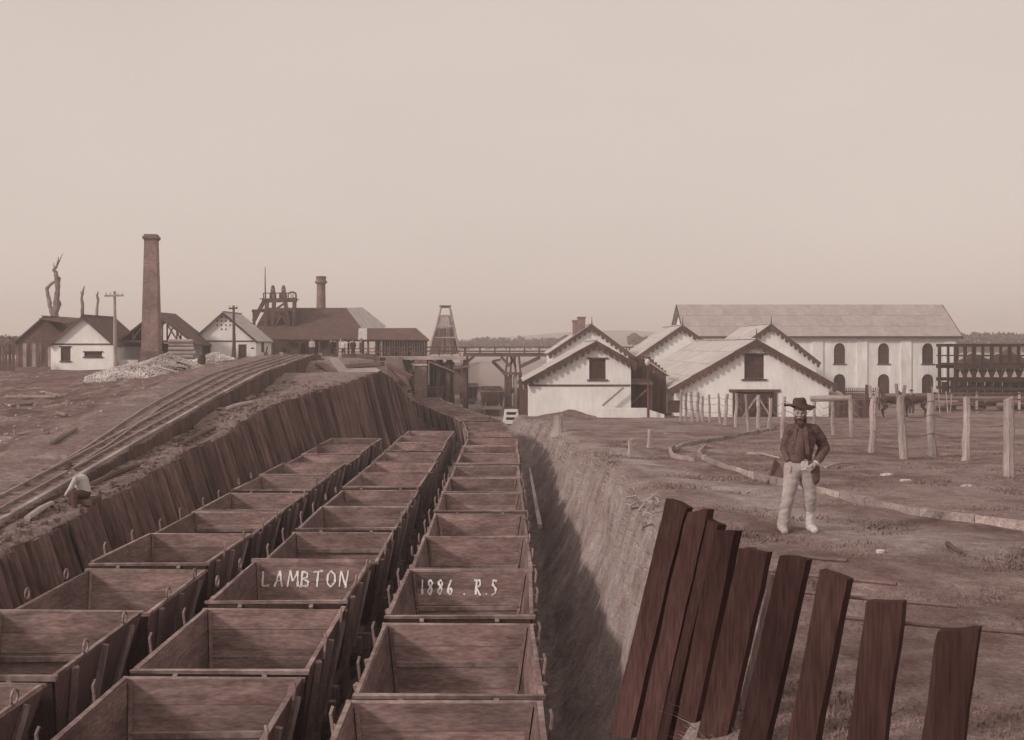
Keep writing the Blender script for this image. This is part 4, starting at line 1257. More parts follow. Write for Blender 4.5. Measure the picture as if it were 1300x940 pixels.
# tall square brick chimney
YK = 92.0
ch = thing('chimney_stack', (px(192.3, YK), YK, pz(466, YK)), 'tall tapering square brick chimney standing among the cottages', 'chimney')
cz, ct = pz(467, YK) - .5, pz(306, YK)
def frus(mb, c, w0, w1, z0, z1, rot):
    P = []
    for w, z in ((w0, z0), (w1, z1)):
        for a in range(4):
            t = rot + math.pi / 4 + a * math.pi / 2
            P.append((c[0] + w * .7071 * math.cos(t), c[1] + w * .7071 * math.sin(t), z))
    mb.hexa(P)
cx, cy = px(192.3, YK), YK
mb = MB(); frus(mb, (cx, cy), 1.50, .98, cz, ct, .10); mb.build('shaft', BRICK, ch)
mb = MB(); frus(mb, (cx, cy), 1.62, 1.58, cz, pz(446, YK), .10); mb.build('base', BRICK, ch)
mb = MB(); frus(mb, (cx, cy), 1.0, 1.22, ct + .002, ct + .16, .10); frus(mb, (cx, cy), 1.24, 1.24, ct + .162, ct + .34, .10); frus(mb, (cx, cy), 1.06, 1.0, ct + .342, ct + .52, .10); mb.build('cap', BRICK, ch)
# brick courses in relief: thin bands standing a little proud
for k in range(1, 5):
    z = lerp(cz + 1.8, ct, k / 5); w = lerp(1.50, .98, (z - cz) / (ct - cz))
    mb = MB(); frus(mb, (cx, cy), w + .03, w + .028, z, z + .07, .10); mb.build('iron_band', METAL, ch)

# telegraph poles
for (x, yt, yb, Y, arm, lab) in ((146.5, 370, 474, 88, 12, 'tall pale telegraph pole at the right corner of the slot windowed cottage'), (297.5, 388, 460, 99, 5.5, 'dark telegraph pole before the cottage with the diamond vent')):
    t = thing('telegraph_pole', at(x, yb, Y), lab, 'pole')
    mb = MB(); mb.tube([at(x, yb + 3, Y), at(x - .5, (yt + yb) / 2, Y), at(x - 1, yt, Y)], [.17, .14, .10], 8); mb.build('pole', PALE if arm > 8 else TRIM, t)
    mb = MB(); c = at(x - 1, yt + (6 if arm > 8 else 4), Y); mb.bar(c + Vector((-arm * Y / F, -.12, 0)), c + Vector((arm * Y / F, -.12, .03)), .12, .14); mb.build('cross_arm', PALEX if arm > 8 else TRIM, t)
    mb = MB()
    for s in ((-.85, -.4, .4, .85) if arm > 8 else (-.8, .8)):
        q = c + Vector((s * arm * Y / F, -.12, .07)); mb.tube([q, q + Vector((0, 0, .2))], .05, 6)
    mb.build('insulators', STONE, t)
    if arm < 8:
        mb = MB(); mb.bar(at(x - 3, yb, Y), at(x - .6, yb - 32, Y), .14, .14); mb.build('stay', TRIM, t)

# dead trees
def dead_tree(label, trunk, limbs):
    t = thing('dead_tree', trunk[0][0], label, 'dead tree', 'dead trees behind the cottages')
    def limb(nm, L):
        mb = MB()
        pts, rr = [], []
        for (p, r), (q, r2) in zip(L, L[1:]):
            for i in range(3):
                pts.append(p.lerp(q, i / 3) + Vector((j(.09), j(.09), 0)) * (r / .3)); rr.append(lerp(r, r2, i / 3) * random.uniform(.85, 1.15))
        pts.append(L[-1][0]); rr.append(L[-1][1])
        mb.tube(pts, rr, 7); mb.build(nm, BARK, t)
    limb('trunk', trunk)
    for L in limbs: limb('limb', L)
YDT = 118.0
q = lambda x, y: at(x, y, YDT)
dead_tree('largest dead tree, forked bare trunk above the brown shed', [(q(70, 425), .5), (q(70, 400), .42), (q(71, 385), .36), (q(74, 368), .27), (q(72, 352), .26), (q(69, 343), .2), (q(73, 336), .1), (q(74, 326), .03)],
          [[(q(68, 400), .26), (q(63, 388), .22), (q(62, 378), .20), (q(59, 368), .2), (q(63, 362), .16), (q(69, 358), .14)], [(q(72, 395), .3), (q(76, 386), .2), (q(75.5, 383), .08)], [(q(73, 358), .22), (q(76.5, 353), .12)],
           [(q(73, 336), .07), (q(80, 322), .03)], [(q(69.5, 343), .08), (q(68, 334), .03)]])
dead_tree('thin dead trunk directly above the slot cottage ridge', [(q(104, 415), .2), (q(104.5, 395), .17), (q(104, 380), .15), (q(105, 370), .10), (q(107.5, 363), .04)], [[(q(104, 378), .1), (q(102.5, 370), .04)], [(q(105.3, 369), .07), (q(106, 365), .02)]])
dead_tree('thin dead trunk right of the slot cottage ridge', [(q(122.5, 415), .18), (q(123, 395), .16), (q(124.5, 383), .13), (q(123.5, 375), .11), (q(124.5, 370), .05)], [[(q(124.3, 383), .07), (q(126, 379), .03)]])
# ---------------------------------------------------------------- pit head: main shed, winding frame, screens
YP = 112.0
ZP = pz(452, YP)
ph = thing('pit_head_shed', (px(410, YP), YP + 6, ZP), 'large dark shingled pit head shed on posts with pale hip at its right', 'shed')
E = lambda x, y, Y: at(x, y, Y)
roof_plane(ph, 'roof', E(316, 431, YP), E(470, 431.5, YP), E(440, 391.5, YP + 6), E(338, 391.5, YP + 6), SHINGLE, .14)
roof_plane(ph, 'roof', E(470.3, 431.5, YP), E(490, 414.5, YP + 18), E(460, 390.5, YP + 18), E(440.3, 391.5, YP + 6), IRON, .14, (1.3, 3))
roof_plane(ph, 'roof', E(338, 391.5, YP + 6.01), E(440, 391.5, YP + 6.01), E(460, 391, YP + 18), E(338, 391, YP + 18), SHINGLE, .1)
bk = MB(); bk.span((px(322, YP), YP + 9, ZP), (px(404, YP), YP + 9.2, pz(433, YP))); bk.build('back_wall', DARK, ph)
for x in (319, 345, 380, 405, 428, 448, 467):
    for yy in (YP + .3, YP + 8):
        mb = MB(); mb.bar((px(x, YP), yy, ZP - 1.5), (px(x, YP), yy, pz(431.5, YP)), .2, .2); mb.build('post', DARK, ph)
mb = MB(); mb.bar((px(317, YP), YP + .3, pz(432, YP)), (px(469, YP), YP + .3, pz(432.3, YP)), .2, .22); mb.build('eave_beam', DARKX, ph)
for (x0, x1, y0) in ((312, 330, 433), (366, 380, 436), (402, 421, 434)):
    mb = MB(); mb.span((px(x0, YP), YP + 1, ZP - 1.2), (px(x1, YP), YP + 3.5, pz(y0, YP))); mb.build('partition', DARK, ph)
for (y0) in (443, 447):
    mb = MB(); mb.bar((px(426, YP), YP - .6, pz(y0, YP)), (px(480, YP), YP - .6, pz(y0, YP)), .08, .1); mb.build('hand_rail', DARKX, ph)
# round boiler-house chimney behind
rc = thing('chimney_stack', (px(407.6, 128), 128, ZP), 'short round brick chimney rising behind the pit head roof', 'chimney')
mb = MB(); mb.lathe([(.56, -1), (.56, pz(400, 128)), (.50, pz(361, 128))], 16, (px(407.6, 128), 128, 0)); mb.build('shaft', BRICK, rc)
z = pz(361, 128)
mb = MB(); mb.lathe([(.52, z), (.72, z + .15), (.72, z + .3), (.58, z + .42), (.56, z + .75), (.62, z + .78), (.6, z + .9), (.45, z + .92)], 16, (px(407.6, 128), 128, 0)); mb.build('cap', BRICK, rc)

# winding headframe with two pulley wheels
YH = 116.0
hf = thing('headframe', (px(355, YH), YH, pz(431, YH)), 'timber winding headframe with two pulley wheels above the shed', 'headframe')
def member(nm, pts, w, par, m=TRIM, Y=None):
    mb = MB()
    for a, b in zip(pts, pts[1:]): mb.bar(a, b, w, w)
    return mb.build(nm, m, par)
for yy in (YH - 1.5, YH + 1.5):
    for (x0, y0, x1, y1) in ((339, 382, 337, 420), (348, 382, 346, 420), (362, 382, 368, 420), (374, 378, 373, 420), (335, 383, 322, 408)):
        member('leg', [E(x0, y0, yy), E(x1, y1, yy)], .36, hf)
    member('deck_beam', [E(333, 382, yy), E(377, 381, yy)], .42, hf)
    member('cross_beam', [E(334, 394, yy), E(374, 393, yy)], .3, hf)
    member('brace', [E(350, 393, yy), E(363, 384, yy)], .2, hf)
    member('brace', [E(346, 420, yy), E(360, 395, yy)], .2, hf); member('brace', [E(368, 420, yy), E(356, 395, yy)], .2, hf)
    member('platform_beam', [E(320, 395, yy), E(336, 395, yy)], .3, hf); member('platform_post', [E(322.5, 395, yy), E(322.5, 415, yy)], .25, hf)
    member('hand_rail', [E(334, 372.5, yy), E(376, 372, yy)], .09, hf)
    for x in (334.5, 344, 355, 366, 375.5): member('rail_post', [E(x, 372, yy), E(x, 381, yy)], .1, hf)
mb = MB(); mb.span((px(333, YH), YH - 1.4, pz(380.5, YH)), (px(377, YH), YH + 1.4, pz(379.8, YH))); mb.build('deck', DARKX, hf)
for x in (346.5, 360):
    c = E(x, 372.5, YH)
    mb = MB()
    pts = [c + Vector((0, .78 * math.cos(a), .78 * math.sin(a))) for a in [i * math.pi / 10 for i in range(21)]]
    mb.tube(pts, .1, 6, cap=False)
    w = mb.build('pulley_wheel', METAL, hf)
    mb = MB()
    for i in range(4):
        a = i * math.pi / 4
        d = Vector((0, .78 * math.cos(a), .78 * math.sin(a))); mb.bar(c - d, c + d, .05, .05)
    mb.tube([c - Vector((.3, 0, 0)), c + Vector((.3, 0, 0))], .09, 8)
    mb.build('spoke', METAL, w)
    member('bearing_post', [c + Vector((.26, 0, 0)), E(x, 381, YH) + Vector((.3, 0, 0))], .14, hf)
    member('bearing_post', [c - Vector((.26, 0, 0)), E(x, 381, YH) - Vector((.3, 0, 0))], .14, hf)
mb = MB()
pts = [E(371, 376, YH) + Vector((.45 * math.cos(a), 0, .45 * math.sin(a))) for a in [i * math.pi / 8 for i in range(17)]]
mb.tube(pts, .06, 5, cap=False); mb.bar(pts[2], pts[10], .06, .06); mb.bar(pts[6], pts[14], .06, .06); mb.build('gear_wheel', METAL, hf)
fp = MB(); fp.tube([E(337, 382, YH - 1.7), E(336.6, 360, YH - 1.7), E(336.6, 339, YH - 1.7)], [.09, .06, .035], 6); fp.solo('flag_pole', TRIM, 'thin bare pole standing on the left of the winding headframe', 'pole')

# lower screen house right of the shed
YQ = 104.0
ZQ = pz(453, YQ)
sh = thing('screen_house', (px(508, YQ), YQ + 3, ZQ), 'low dark hipped screen house on the timber deck beside the shed', 'shed')
roof_plane(sh, 'roof', E(466, 431, YQ), E(545, 431.5, YQ), E(528, 416.5, YQ + 3), E(466, 417, YQ + 3), SHINGLE, .12)
roof_plane(sh, 'roof', E(545, 431.5, YQ), E(543, 431, YQ + 6), E(527, 416.5, YQ + 3.02), E(528, 416.5, YQ + 3), SHINGLE, .12)
roof_plane(sh, 'roof', E(543, 431, YQ + 6), E(466, 431, YQ + 6), E(466, 417, YQ + 3.02), E(528, 416.5, YQ + 3.02), SHINGLE, .12)
mb = MB(); mb.slab(E(454.5, 431, YQ - .1), E(466, 431, YQ - .1), E(466, 417, YQ + 2.9), E(455.5, 417, YQ + 2.9), .08); mb.build('iron_patch', IRON, sh)
nb = 20
for i in range(nb):
    a, b = lerp(477, 541, i / nb), lerp(477, 541, (i + 1) / nb)
    mb = MB(); mb.span((px(a, YQ) + .015, YQ + 1.2 + j(.02), ZQ), (px(b, YQ) - .015, YQ + 1.3, pz(431, YQ))); mb.build('wall_board', DARK, sh)
for x in (477, 484, 498, 520, 541):
    mb = MB(); mb.bar((px(x, YQ), YQ + .3, ZQ - .1), (px(x, YQ), YQ + .3, pz(431.5, YQ)), .17, .17); mb.build('post', PALE if x == 484 else TRIM, sh)
mb = MB(); mb.bar((px(455, YQ), YQ + .3, pz(432.5, YQ)), (px(543, YQ), YQ + .3, pz(432.5, YQ)), .16, .2); mb.build('eave_beam', DARKX, sh)

# timber deck, screens and piers under it
dk = thing('coal_screens', (px(545, YQ), YQ, FLOOR), 'dark timber coal screens and deck on piers above the far wagons', 'coal screens')
mb = MB(); mb.span((px(470, YQ), YQ - .4, ZQ - .28), (px(592, YQ), YQ + 6, ZQ - .003)); mb.build('deck', DARKX, dk)
mb = MB(); mb.bar((px(470, YQ), YQ - .5, ZQ - .12), (px(592, YQ), YQ - .5, ZQ - .12), .14, .34); mb.build('deck_edge', PALEX, dk)
for y0 in (441, 446):
    mb = MB(); mb.bar((px(476, YQ), YQ - .45, pz(y0, YQ)), (px(592, YQ), YQ - .45, pz(y0, YQ)), .08, .12); mb.build('hand_rail', TRIM, dk)
for x in range(478, 596, 16):
    mb = MB(); mb.bar((px(x, YQ), YQ - .4, ZQ), (px(x, YQ), YQ - .4, pz(440.5, YQ)), .1, .1); mb.build('rail_post', TRIM, dk)
mb = MB(); mb.span((px(527, YQ), YQ - .9, FLOOR), (px(542.5, YQ), YQ + 1, pz(457.5, YQ))); mb.build('pier', BRICK, dk)
mb = MB(); mb.span((px(526, YQ), YQ - 1, pz(464, YQ)), (px(543.5, YQ), YQ - .88, pz(462.5, YQ))); mb.build('pier_band', STONE, dk)
for x in (500, 513, 556, 569, 590):
    for yy in (YQ + .2, YQ + 5):
        mb = MB(); mb.bar((px(x, YQ), yy, FLOOR - .2), (px(x, YQ), yy, ZQ - .28), .32, .32); mb.build('post', DARK, dk)
for (a, b) in (((500, 470), (527, 458)), ((556, 480), (569, 458)), ((569, 458), (590, 480)), ((513, 500), (527, 470))):
    mb = MB(); mb.bar(E(a[0], a[1], YQ + .2), E(b[0], b[1], YQ + .2), .22, .22); mb.build('brace', DARKX, dk)
mb = MB(); mb.slab(E(544, 458, YQ - .6), E(578, 472, YQ - 2.5), E(578, 470, YQ + 3), E(544, 456, YQ + 3), .12); mb.build('chute', DARKX, dk)
for i in range(12):
    a, b = lerp(576.5, 592.5, i / 12), lerp(576.5, 592.5, (i + 1) / 12)
    mb = MB(); mb.span((px(a, YQ) + .01, YQ - 2.2 + j(.02), pz(500, YQ)), (px(b, YQ) - .01, YQ - 2.1, pz(467, YQ))); mb.build('cabin_board', DARK, dk)
mb = MB(); mb.slab(E(575, 468, YQ - 2.6), E(596, 465, YQ - 2.6), E(596, 463, YQ + 1), E(575, 466, YQ + 1), .12); mb.build('cabin_roof', DARKX, dk)
for i in range(16):
    a, b = lerp(492, 577, i / 16), lerp(492, 577, (i + 1) / 16)
    if 526 < (a + b) / 2 < 544: continue
    mb = MB(); mb.span((px(a, 110) + .01, 110 + j(.02), FLOOR), (px(b, 110) - .01, 110.1, pz(462 + j(3), 110))); mb.build('back_board', DARK, dk)
for (x0, y0, x1, y1, m) in ((492, 464, 524, 480, DARKX), (494, 470, 520, 497, DARKX), (497, 481, 524, 512, DARKX), (500, 492, 528, 523, DARKX), (505, 506, 531, 534, DARKX)):
    mb = MB(); mb.bar(E(x0, y0, 72), E(x1, y1, 70), .22, .26, jit=.03); mb.build('crib_log', m, dk)

# second headframe further off, clad to half its height
YF2 = 150.0
h2 = thing('headframe', E(566, 446, YF2), 'distant tapering headframe with boarded sides and open top', 'headframe')
T = [E(560, 390, YF2 - .4), E(571, 390, YF2 - .4), E(571, 390, YF2 + .8), E(560, 390, YF2 + .8)]
Bt = [E(546, 444, YF2 - 2.6), E(582.5, 444, YF2 - 2.6), E(582.5, 444, YF2 + 3), E(546, 444, YF2 + 3)]
for a, b in zip(T, Bt): member('leg', [a, b + (b - a) * .35], .22, h2, PALEX)
for k in range(4): member('top_beam', [T[k], T[(k + 1) % 4]], .26, h2, TRIM)
member('top_beam', [E(558, 389, YF2 - .4), E(572.5, 389, YF2 - .4)], .22, h2, TRIM)
for t in (.2, .45, .72):
    for k in range(4): member('girt', [T[k].lerp(Bt[k], t), T[(k + 1) % 4].lerp(Bt[(k + 1) % 4], t)], .16, h2, PALEX)
for k in range(4):
    a0, a1, b0, b1 = T[k], T[(k + 1) % 4], Bt[k], Bt[(k + 1) % 4]
    n = 9
    for i in range(n):
        u0, u1 = lerp(0, .86 if k == 0 else 1, i / n), lerp(0, .86 if k == 0 else 1, (i + 1) / n) - .012
        for (t0, t1, m) in ((.19, .5, PALE), (.505, 1.1, WALLPL)):
            f = lambda u, t: a0.lerp(b0, t).lerp(a1.lerp(b1, t), u)
            mb = MB(); mb.slab(f(u0, t1 + j(.02)), f(u1, t1 + j(.02)), f(u1, t0), f(u0, t0), .06); mb.build('board', m, h2)

# tramway bridge to the right
YG = 116.0
br = thing('tramway_bridge', (px(650, YG), YG, -6), 'timber tramway bridge on a trestle crossing beyond the yard', 'bridge')
xs0, xs1 = px(588, YG), px(846, YG)
for yy in (YG, YG + 2.6):
    mb = MB(); mb.bar((xs0, yy, pz(451, YG)), (xs1, yy, pz(451, YG)), .3, .32); mb.build('deck_beam', DARKX, br)
    for y0 in (441, 446.2):
        mb = MB(); mb.bar((xs0, yy, pz(y0, YG)), (xs1, yy, pz(y0, YG)), .09, .13); mb.build('hand_rail', DARKX, br)
    for x in range(590, 846, 19):
        mb = MB(); mb.bar((px(x, YG), yy, pz(449, YG)), (px(x, YG), yy, pz(440.5, YG)), .11, .11); mb.build('rail_post', DARK, br)
mb = MB(); mb.span((xs0, YG + .18, pz(449.6, YG)), (xs1, YG + 2.4, pz(448.4, YG))); mb.build('deck', DARKX, br)
for (a, b, w) in (((584, 467), (601, 453), .26), ((636, 453), (645, 463), .26), ((661, 466), (686, 454), .3), ((645, 466), (655, 453), .2), ((655, 466), (648, 453), .2), ((625, 459), (642, 476), .3), ((625, 459), (636, 457), .2)):
    for yy in (YG, YG + 2.6):
        mb = MB(); mb.bar(E(a[0], a[1], YG) + Vector((0, yy - YG, 0)), E(b[0], b[1], YG) + Vector((0, yy - YG, 0)), w, w); mb.build('knee_brace', DARKX, br)
mb = MB(); mb.bar(E(638, 474.5, YG - .2), E(663, 474.5, YG - .2), .36, .3); mb.build('cap_beam', DARKX, br)
for x in (642, 648, 655, 661):
    for yy in (YG, YG + 2.6):
        mb = MB(); mb.bar((px(x, YG), yy, -6.6), (px(x, YG) + j(.05), yy, pz(475, YG)), .3, .3); mb.build('trestle_post', PALE if x == 655 else DARK, br)
        mb = MB(); mb.bar((px(x, YG), yy, pz(474, YG)), (px(x + (2 if x < 650 else -2), YG), yy, pz(453, YG)), .2, .2); mb.build('trestle_post', DARK, br)
for (a, b) in ((E(642, 480, YG), E(661, 512, YG)), (E(661, 480, YG), E(642, 512, YG))):
    mb = MB(); mb.bar(a, b, .18, .18); mb.build('cross_brace', DARKX, br)
for i in range(9):
    a, b = lerp(641, 664, i / 9), lerp(641, 664, (i + 1) / 9)
    if i in (3, 6): continue
    mb = MB(); mb.span((px(a, YG) + .02, YG + 1.0 + j(.03), -6.6), (px(b, YG) - .02, YG + 1.08, pz(478 + j(3), YG))); mb.build('trestle_board', PALE if i == 4 else DARK, br)
# dark boarded bin against the corner of the white house, whitewashed stop block
bn = thing('timber_bin', (px(664, 77), 77, -6.2), 'tall dark boarded timber bin at the left corner of the white house', 'bin')
for i in range(5):
    a, b = lerp(656.5, 671, i / 5), lerp(656.5, 671, (i + 1) / 5)
    mb = MB(); mb.span((px(a, 77) + .012, 77 + j(.015), -6.6), (px(b, 77) - .012, 77.08, pz(493 + j(1.5), 77))); mb.build('board', DARK, bn)
mb = MB(); mb.span((px(657, 77), 77.09, -6.6), (px(671, 77), 78.0, pz(495, 77))); mb.build('box', DARK, bn)
sb = thing('stop_block', (px(648.5, 73.5), 73.5, pz(538, 73.5)), 'whitewashed slatted stop block at the head of the bank', 'stop block')
for (y0, h) in ((521.5, 3.5), (528.5, 3.0), (536, 5)):
    k = (y0 - 520) / 18
    mb = MB(); mb.span((px(642.5 - 2.5 * k, 73.5), 73.45, pz(y0 + h / 2, 73.5)), (px(656.5, 73.5), 73.55, pz(y0 - h / 2, 73.5))); mb.build('slat', STUCCO, sb)
for (a, b) in (((642, 520), (639.5, 539)), ((656.5, 520), (657, 540))):
    mb = MB(); mb.bar(E(a[0], a[1], 73.6), E(b[0], b[1], 73.6), .16, .16); mb.build('upright', STUCCO, sb)
mb = MB(); mb.span((px(643, 73.5), 73.7, pz(540, 73.5)), (px(656, 73.5), 73.76, pz(523, 73.5))); mb.build('back_board', DARK, sb)

# ---------------------------------------------------------------- heaps, logs, stumps, drain edging and litter
def rubble(name, c, rx, ry, h, n, label, seed, rng=(.02, .075)):
    o = heap(name, RUBBLE, c, rx, ry, h, label, 'rubble heap', seed)
    rnd = random.Random(seed)
    mb = MB()
    for _ in range(n):
        a, r = rnd.uniform(0, 6.283), rnd.random() ** .5
        x, y = c[0] + rx * 1.12 * r * math.cos(a), c[1] + ry * 1.12 * r * math.sin(a)
        z = c[2] + h * max(0, (1 - r)) ** .8 * (1 + .12 * noise.noise(Vector((x * .9, y * .9, seed)))) + rnd.uniform(-.04, .07)
        s = rnd.uniform(*rng)
        P = [Vector((rnd.gauss(0, 1), rnd.gauss(0, 1), rnd.gauss(0, .8))).normalized() * s * rnd.uniform(.7, 1.2) for _ in range(6)]
        P[0], P[1], P[2], P[3], P[4], P[5] = Vector((s, 0, 0)) + P[0] * .3, Vector((-s, 0, 0)) + P[1] * .3, Vector((0, s, 0)) + P[2] * .3, Vector((0, -s, 0)) + P[3] * .3, Vector((0, 0, s)) + P[4] * .3, Vector((0, 0, -s)) + P[5] * .3
        mb.add([p + Vector((x, y, z)) for p in P], [(0, 2, 4), (2, 1, 4), (1, 3, 4), (3, 0, 4), (2, 0, 5), (1, 2, 5), (3, 1, 5), (0, 3, 5)])
    q = mb.build('stones', STONE, o); q['kind'] = 'stuff'
    return o
def gat(x, y, Y0=60.0):
    """ground point seen at pixel x, y"""
    Y = Y0
    for _ in range(60):
        Yn = -gz((x - 644) * Y / F, Y) * F / (y - 440)
        Y = lerp(Y, max(6, min(130, Yn)), .35)
    return Vector(((x - 644) * Y / F, Y, gz((x - 644) * Y / F, Y)))
g = at(165, 0, 62); g.z = gz(g.x, g.y)
rubble('rubble_heap', (g.x, g.y, g.z), 2.1, 2.0, .8, 4500, 'pale conical heap of broken stone nearest the tramway', 3)
g = at(138, 0, 60); g.z = gz(g.x, g.y)
rubble('rubble_heap', (g.x, g.y + 1, g.z), 1.5, 1.5, .35, 1800, 'low pale spread of broken stone at the left end', 8)
g = at(213, 0, 66); g.z = gz(g.x, g.y); hc = g + Vector((0, 0, 0))
rubble('rubble_heap', (g.x, g.y, g.z), 2.3, 2.0, 1.05, 5000, 'long pale stone heap below the tall chimney', 5)
g = at(270, 0, 80); g.z = gz(g.x, g.y)
rubble('rubble_heap', (g.x, g.y + 1, g.z), 1.8, 1.6, .8, 2000, 'small pale stone heap before the diamond vent cottage', 6)
for k in range(14):
    a = hc + Vector((-1.3 + .17 * k + j(.3), -1.5 + j(.5), 0)); L = random.uniform(1.2, 2.2); d = Vector((1, random.uniform(-.5, -.1), 0)).normalized()
    mb = MB(); z = gz(a.x, a.y) + .3 + .06 * (k % 5); mb.bar(a.xy.to_3d() + Vector((0, 0, z + .15)), a.xy.to_3d() + d * L + Vector((0, 0, z - .2 + j(.1))), .09, .08, jit=.015)
    mb.solo('loose_plank', PALEX if k % 2 else WALLPL, 'rough plank lying on the pale stone heap below the chimney', 'plank', 'planks on the stone heap')
bl = MB(); g = at(256, 0, 76); g.z = gz(g.x, g.y); bl.lathe([(.22, 0), (.28, .25), (.29, .4), (.27, .6), (.22, .78)], 12, (g.x, g.y, g.z - .02)); bl.solo('barrel', DARK, 'small dark barrel at the right end of the stone heaps', 'barrel')
# litter of logs and baulks on the left waste ground
for k, (x0, y0, x1, y1, r, m, lab) in enumerate((
        (8, 506, 72, 506, .09, BARK, 'dark log lying flat on the dirt below the slab fence'), (52, 499, 78, 505, .07, BARK, 'short dark log crossing another on the dirt'), (14, 517, 42, 514, .10, BARK, 'thick dark log at the left edge of the dirt'),
        (72, 526, 84, 529, .07, BARK, 'short thin log on the waste ground'), (24, 559, 62, 551, .06, BARK, 'thin pole lying along the dirt rise'), (66, 566, 96, 546, .08, BARK, 'thin pole at the foot of the tramway bank'))):
    a, b = gat(x0, y0), gat(x1, y1)
    mb = MB(); mb.tube([a + Vector((0, 0, r * .7)), (a + b) / 2 + Vector((j(.05), 0, r * .75)), b + Vector((0, 0, r * .7))], [r, r * 1.05, r * .85], 8)
    mb.solo('log', m, lab, 'log')
wr = random.Random(23)
mb = MB()
for _ in range(420):
    x, y = wr.uniform(-10, 300), wr.uniform(478, 640)
    Yq = wr.uniform(26, 90); X = (x - 644) * Yq / F
    if X > table(EDGE, Yq) - 3.4: continue
    z = gz(X, Yq); s = wr.uniform(.02, .08)
    mb.box((X, Yq, z + s * .2), (s * 2, s * 1.4, s), wr.uniform(0, 3), s * .25)
props(mb.build('scattered_stones', RUBBLE), kind='stuff')
# timber and boards lying at the pit bank
for k, (x0, y0, x1, y1, Y, w, m, lab) in enumerate((
        (404, 462, 432, 476, 70, .5, DARKX, 'dark baulk lying at the head of the tramway'), (424, 456, 441, 478, 68, .5, PALEX, 'pale broad plank propped on the bank edge'), (440, 466, 486, 462, 70, .4, DARKX, 'dark baulk behind the pale plank'),
        (408, 456, 426, 455, 78, .5, PALEX, 'pale baulk near the shed posts'), (455, 452, 486, 456, 84, .6, DARKX, 'dark balk beside the screen deck'))):
    mb = MB(); mb.bar(E(x0, y0, Y), E(x1, y1, Y - 1.5), w, .25, jit=.03); mb.solo('baulk', m, lab, 'timber')
fl = MB(); fl.slab(E(436, 476, 61), E(484, 472, 61.5), E(478, 467, 66), E(440, 468, 66), .2); fl.solo('plank_platform', PALEX, 'pale plank platform at the far corner of the slab wall', 'platform')
mbp = thing('boarded_fence', E(430, 460, 92), 'low dark boarded fence along the pit bank edge', 'fence')
for i in range(30):
    a, b = lerp(330, 478, i / 30), lerp(330, 478, (i + 1) / 30)
    mb = MB(); mb.span((px(a, 95) + .015, 95 + j(.03), -1.6), (px(b, 95) - .015, 95.07, pz(449 + j(1.6) + (4 if 360 < a < 400 else 0), 95))); mb.build('board', DARK if i % 5 else PALE, mbp)

# stumps
def stump(x, yt, yb, wpx, label, m=BARK, cut=0.0):
    g = gat(x, yb); Y = g.y; h = (yb - yt) * Y / F; r = wpx * .5 * Y / F
    mb = MB()
    n = 12
    for (t, k) in ((-.15, 1.7), (.1, 1.25), (.4, 1.0), (.8, .92), (1.0, .86)):
        for i in range(n):
            a = i * 2 * math.pi / n
            rr = r * k * (1 + .18 * math.sin(3 * a + x) + .1 * noise.noise(Vector((math.cos(a), math.sin(a), t * 2 + x))))
            mb.v.append((g.x + rr * math.cos(a), g.y + rr * math.sin(a), g.z + h * t + (cut * math.cos(a) * r + .13 * h * math.sin(5 * a + x) + .1 * h * math.sin(3 * a) if t == 1.0 else 0)))
    for i in range(4):
        for k in range(n): mb.f.append((i * n + k, i * n + (k + 1) % n, (i + 1) * n + (k + 1) % n, (i + 1) * n + k))
    mb.f.append(tuple(4 * n + k for k in range(n)))
    mb.solo('tree_stump', m, label, 'stump')
stump(825, 548, 569, 7, 'taller split grey stump in the turf, middle of three', PALE, .4)
stump(800, 559, 578, 6, 'forked small stump left of the taller split stump', PALE, -.3)
stump(709, 529, 551, 12, 'broad pale stump at the crest of the earth bank', PALE, .3)
for k, (x, y, s, lab) in enumerate(((846, 551, .22, 'white stone in the turf beside the split stump'), (1126, 604, .30, 'long pale stone in the right field, nearest the fence'), 
                                   (1150, 611, .22, 'flat pale stone in the middle of the right field'), (1228, 618, .24, 'flat pale stone at the right of the field'), (1118, 700, .1, 'tiny stone on the turf right of the man'))):
    g = gat(x, y, 25)
    s *= .42
    mb = MB(); mb.lathe([(s * .9, -.04), (s, s * .15), (s * .75, s * .36), (s * .3, s * .42)], 9, (g.x, g.y, g.z), 1.3, .7)
    mb.v = [(a + j(s * .1), b + j(s * .1), c + j(s * .05)) for a, b, c in mb.v]
    mb.solo('field_stone', STONE, lab, 'stone')
for k, (x0, y0, x1, y1, lab) in enumerate(((950, 577, 990, 583, 'pale curved branch lying left of the man beyond the drain'), (1048, 595, 1090, 590, 'pale branch lying right of the man'), (1204, 696, 1220, 706, 'thin dark stick on the turf at the right'))):
    a, b = gat(x0, y0, 25), gat(x1, y1, 25)
    mb = MB(); m_ = (a + b) / 2 + Vector((0, .2, .06)); mb.tube([a + Vector((0, 0, .03)), m_, b + Vector((0, 0, .03))], [.03, .032, .018], 6)
    mb.solo('fallen_branch', PALEX if k < 2 else TRIM, lab, 'branch')
# twigs heaped at the bank crest
tw = random.Random(9)
for k in range(16):
    g = gat(812 + tw.uniform(-14, 26), 655 + tw.uniform(-16, 24), 15)
    a = tw.uniform(0, 3.14); L = tw.uniform(.15, .5)
    d = Vector((math.cos(a), math.sin(a) * .6, tw.uniform(-.1, .5))) * L
    mb = MB(); p = g + Vector((0, 0, .04)); mb.tube([p - d * .5 + Vector((0, 0, .05)), p + Vector((0, 0, .09)), p + d * .5 + Vector((0, tw.uniform(-.08, .08), .08))], [.022, .018, .008], 5)
    mb.solo('twig', PALEX if k % 3 else BARK, 'dry twig in the brush pile on the bank crest beside the palings', 'twig', 'brush pile twigs')
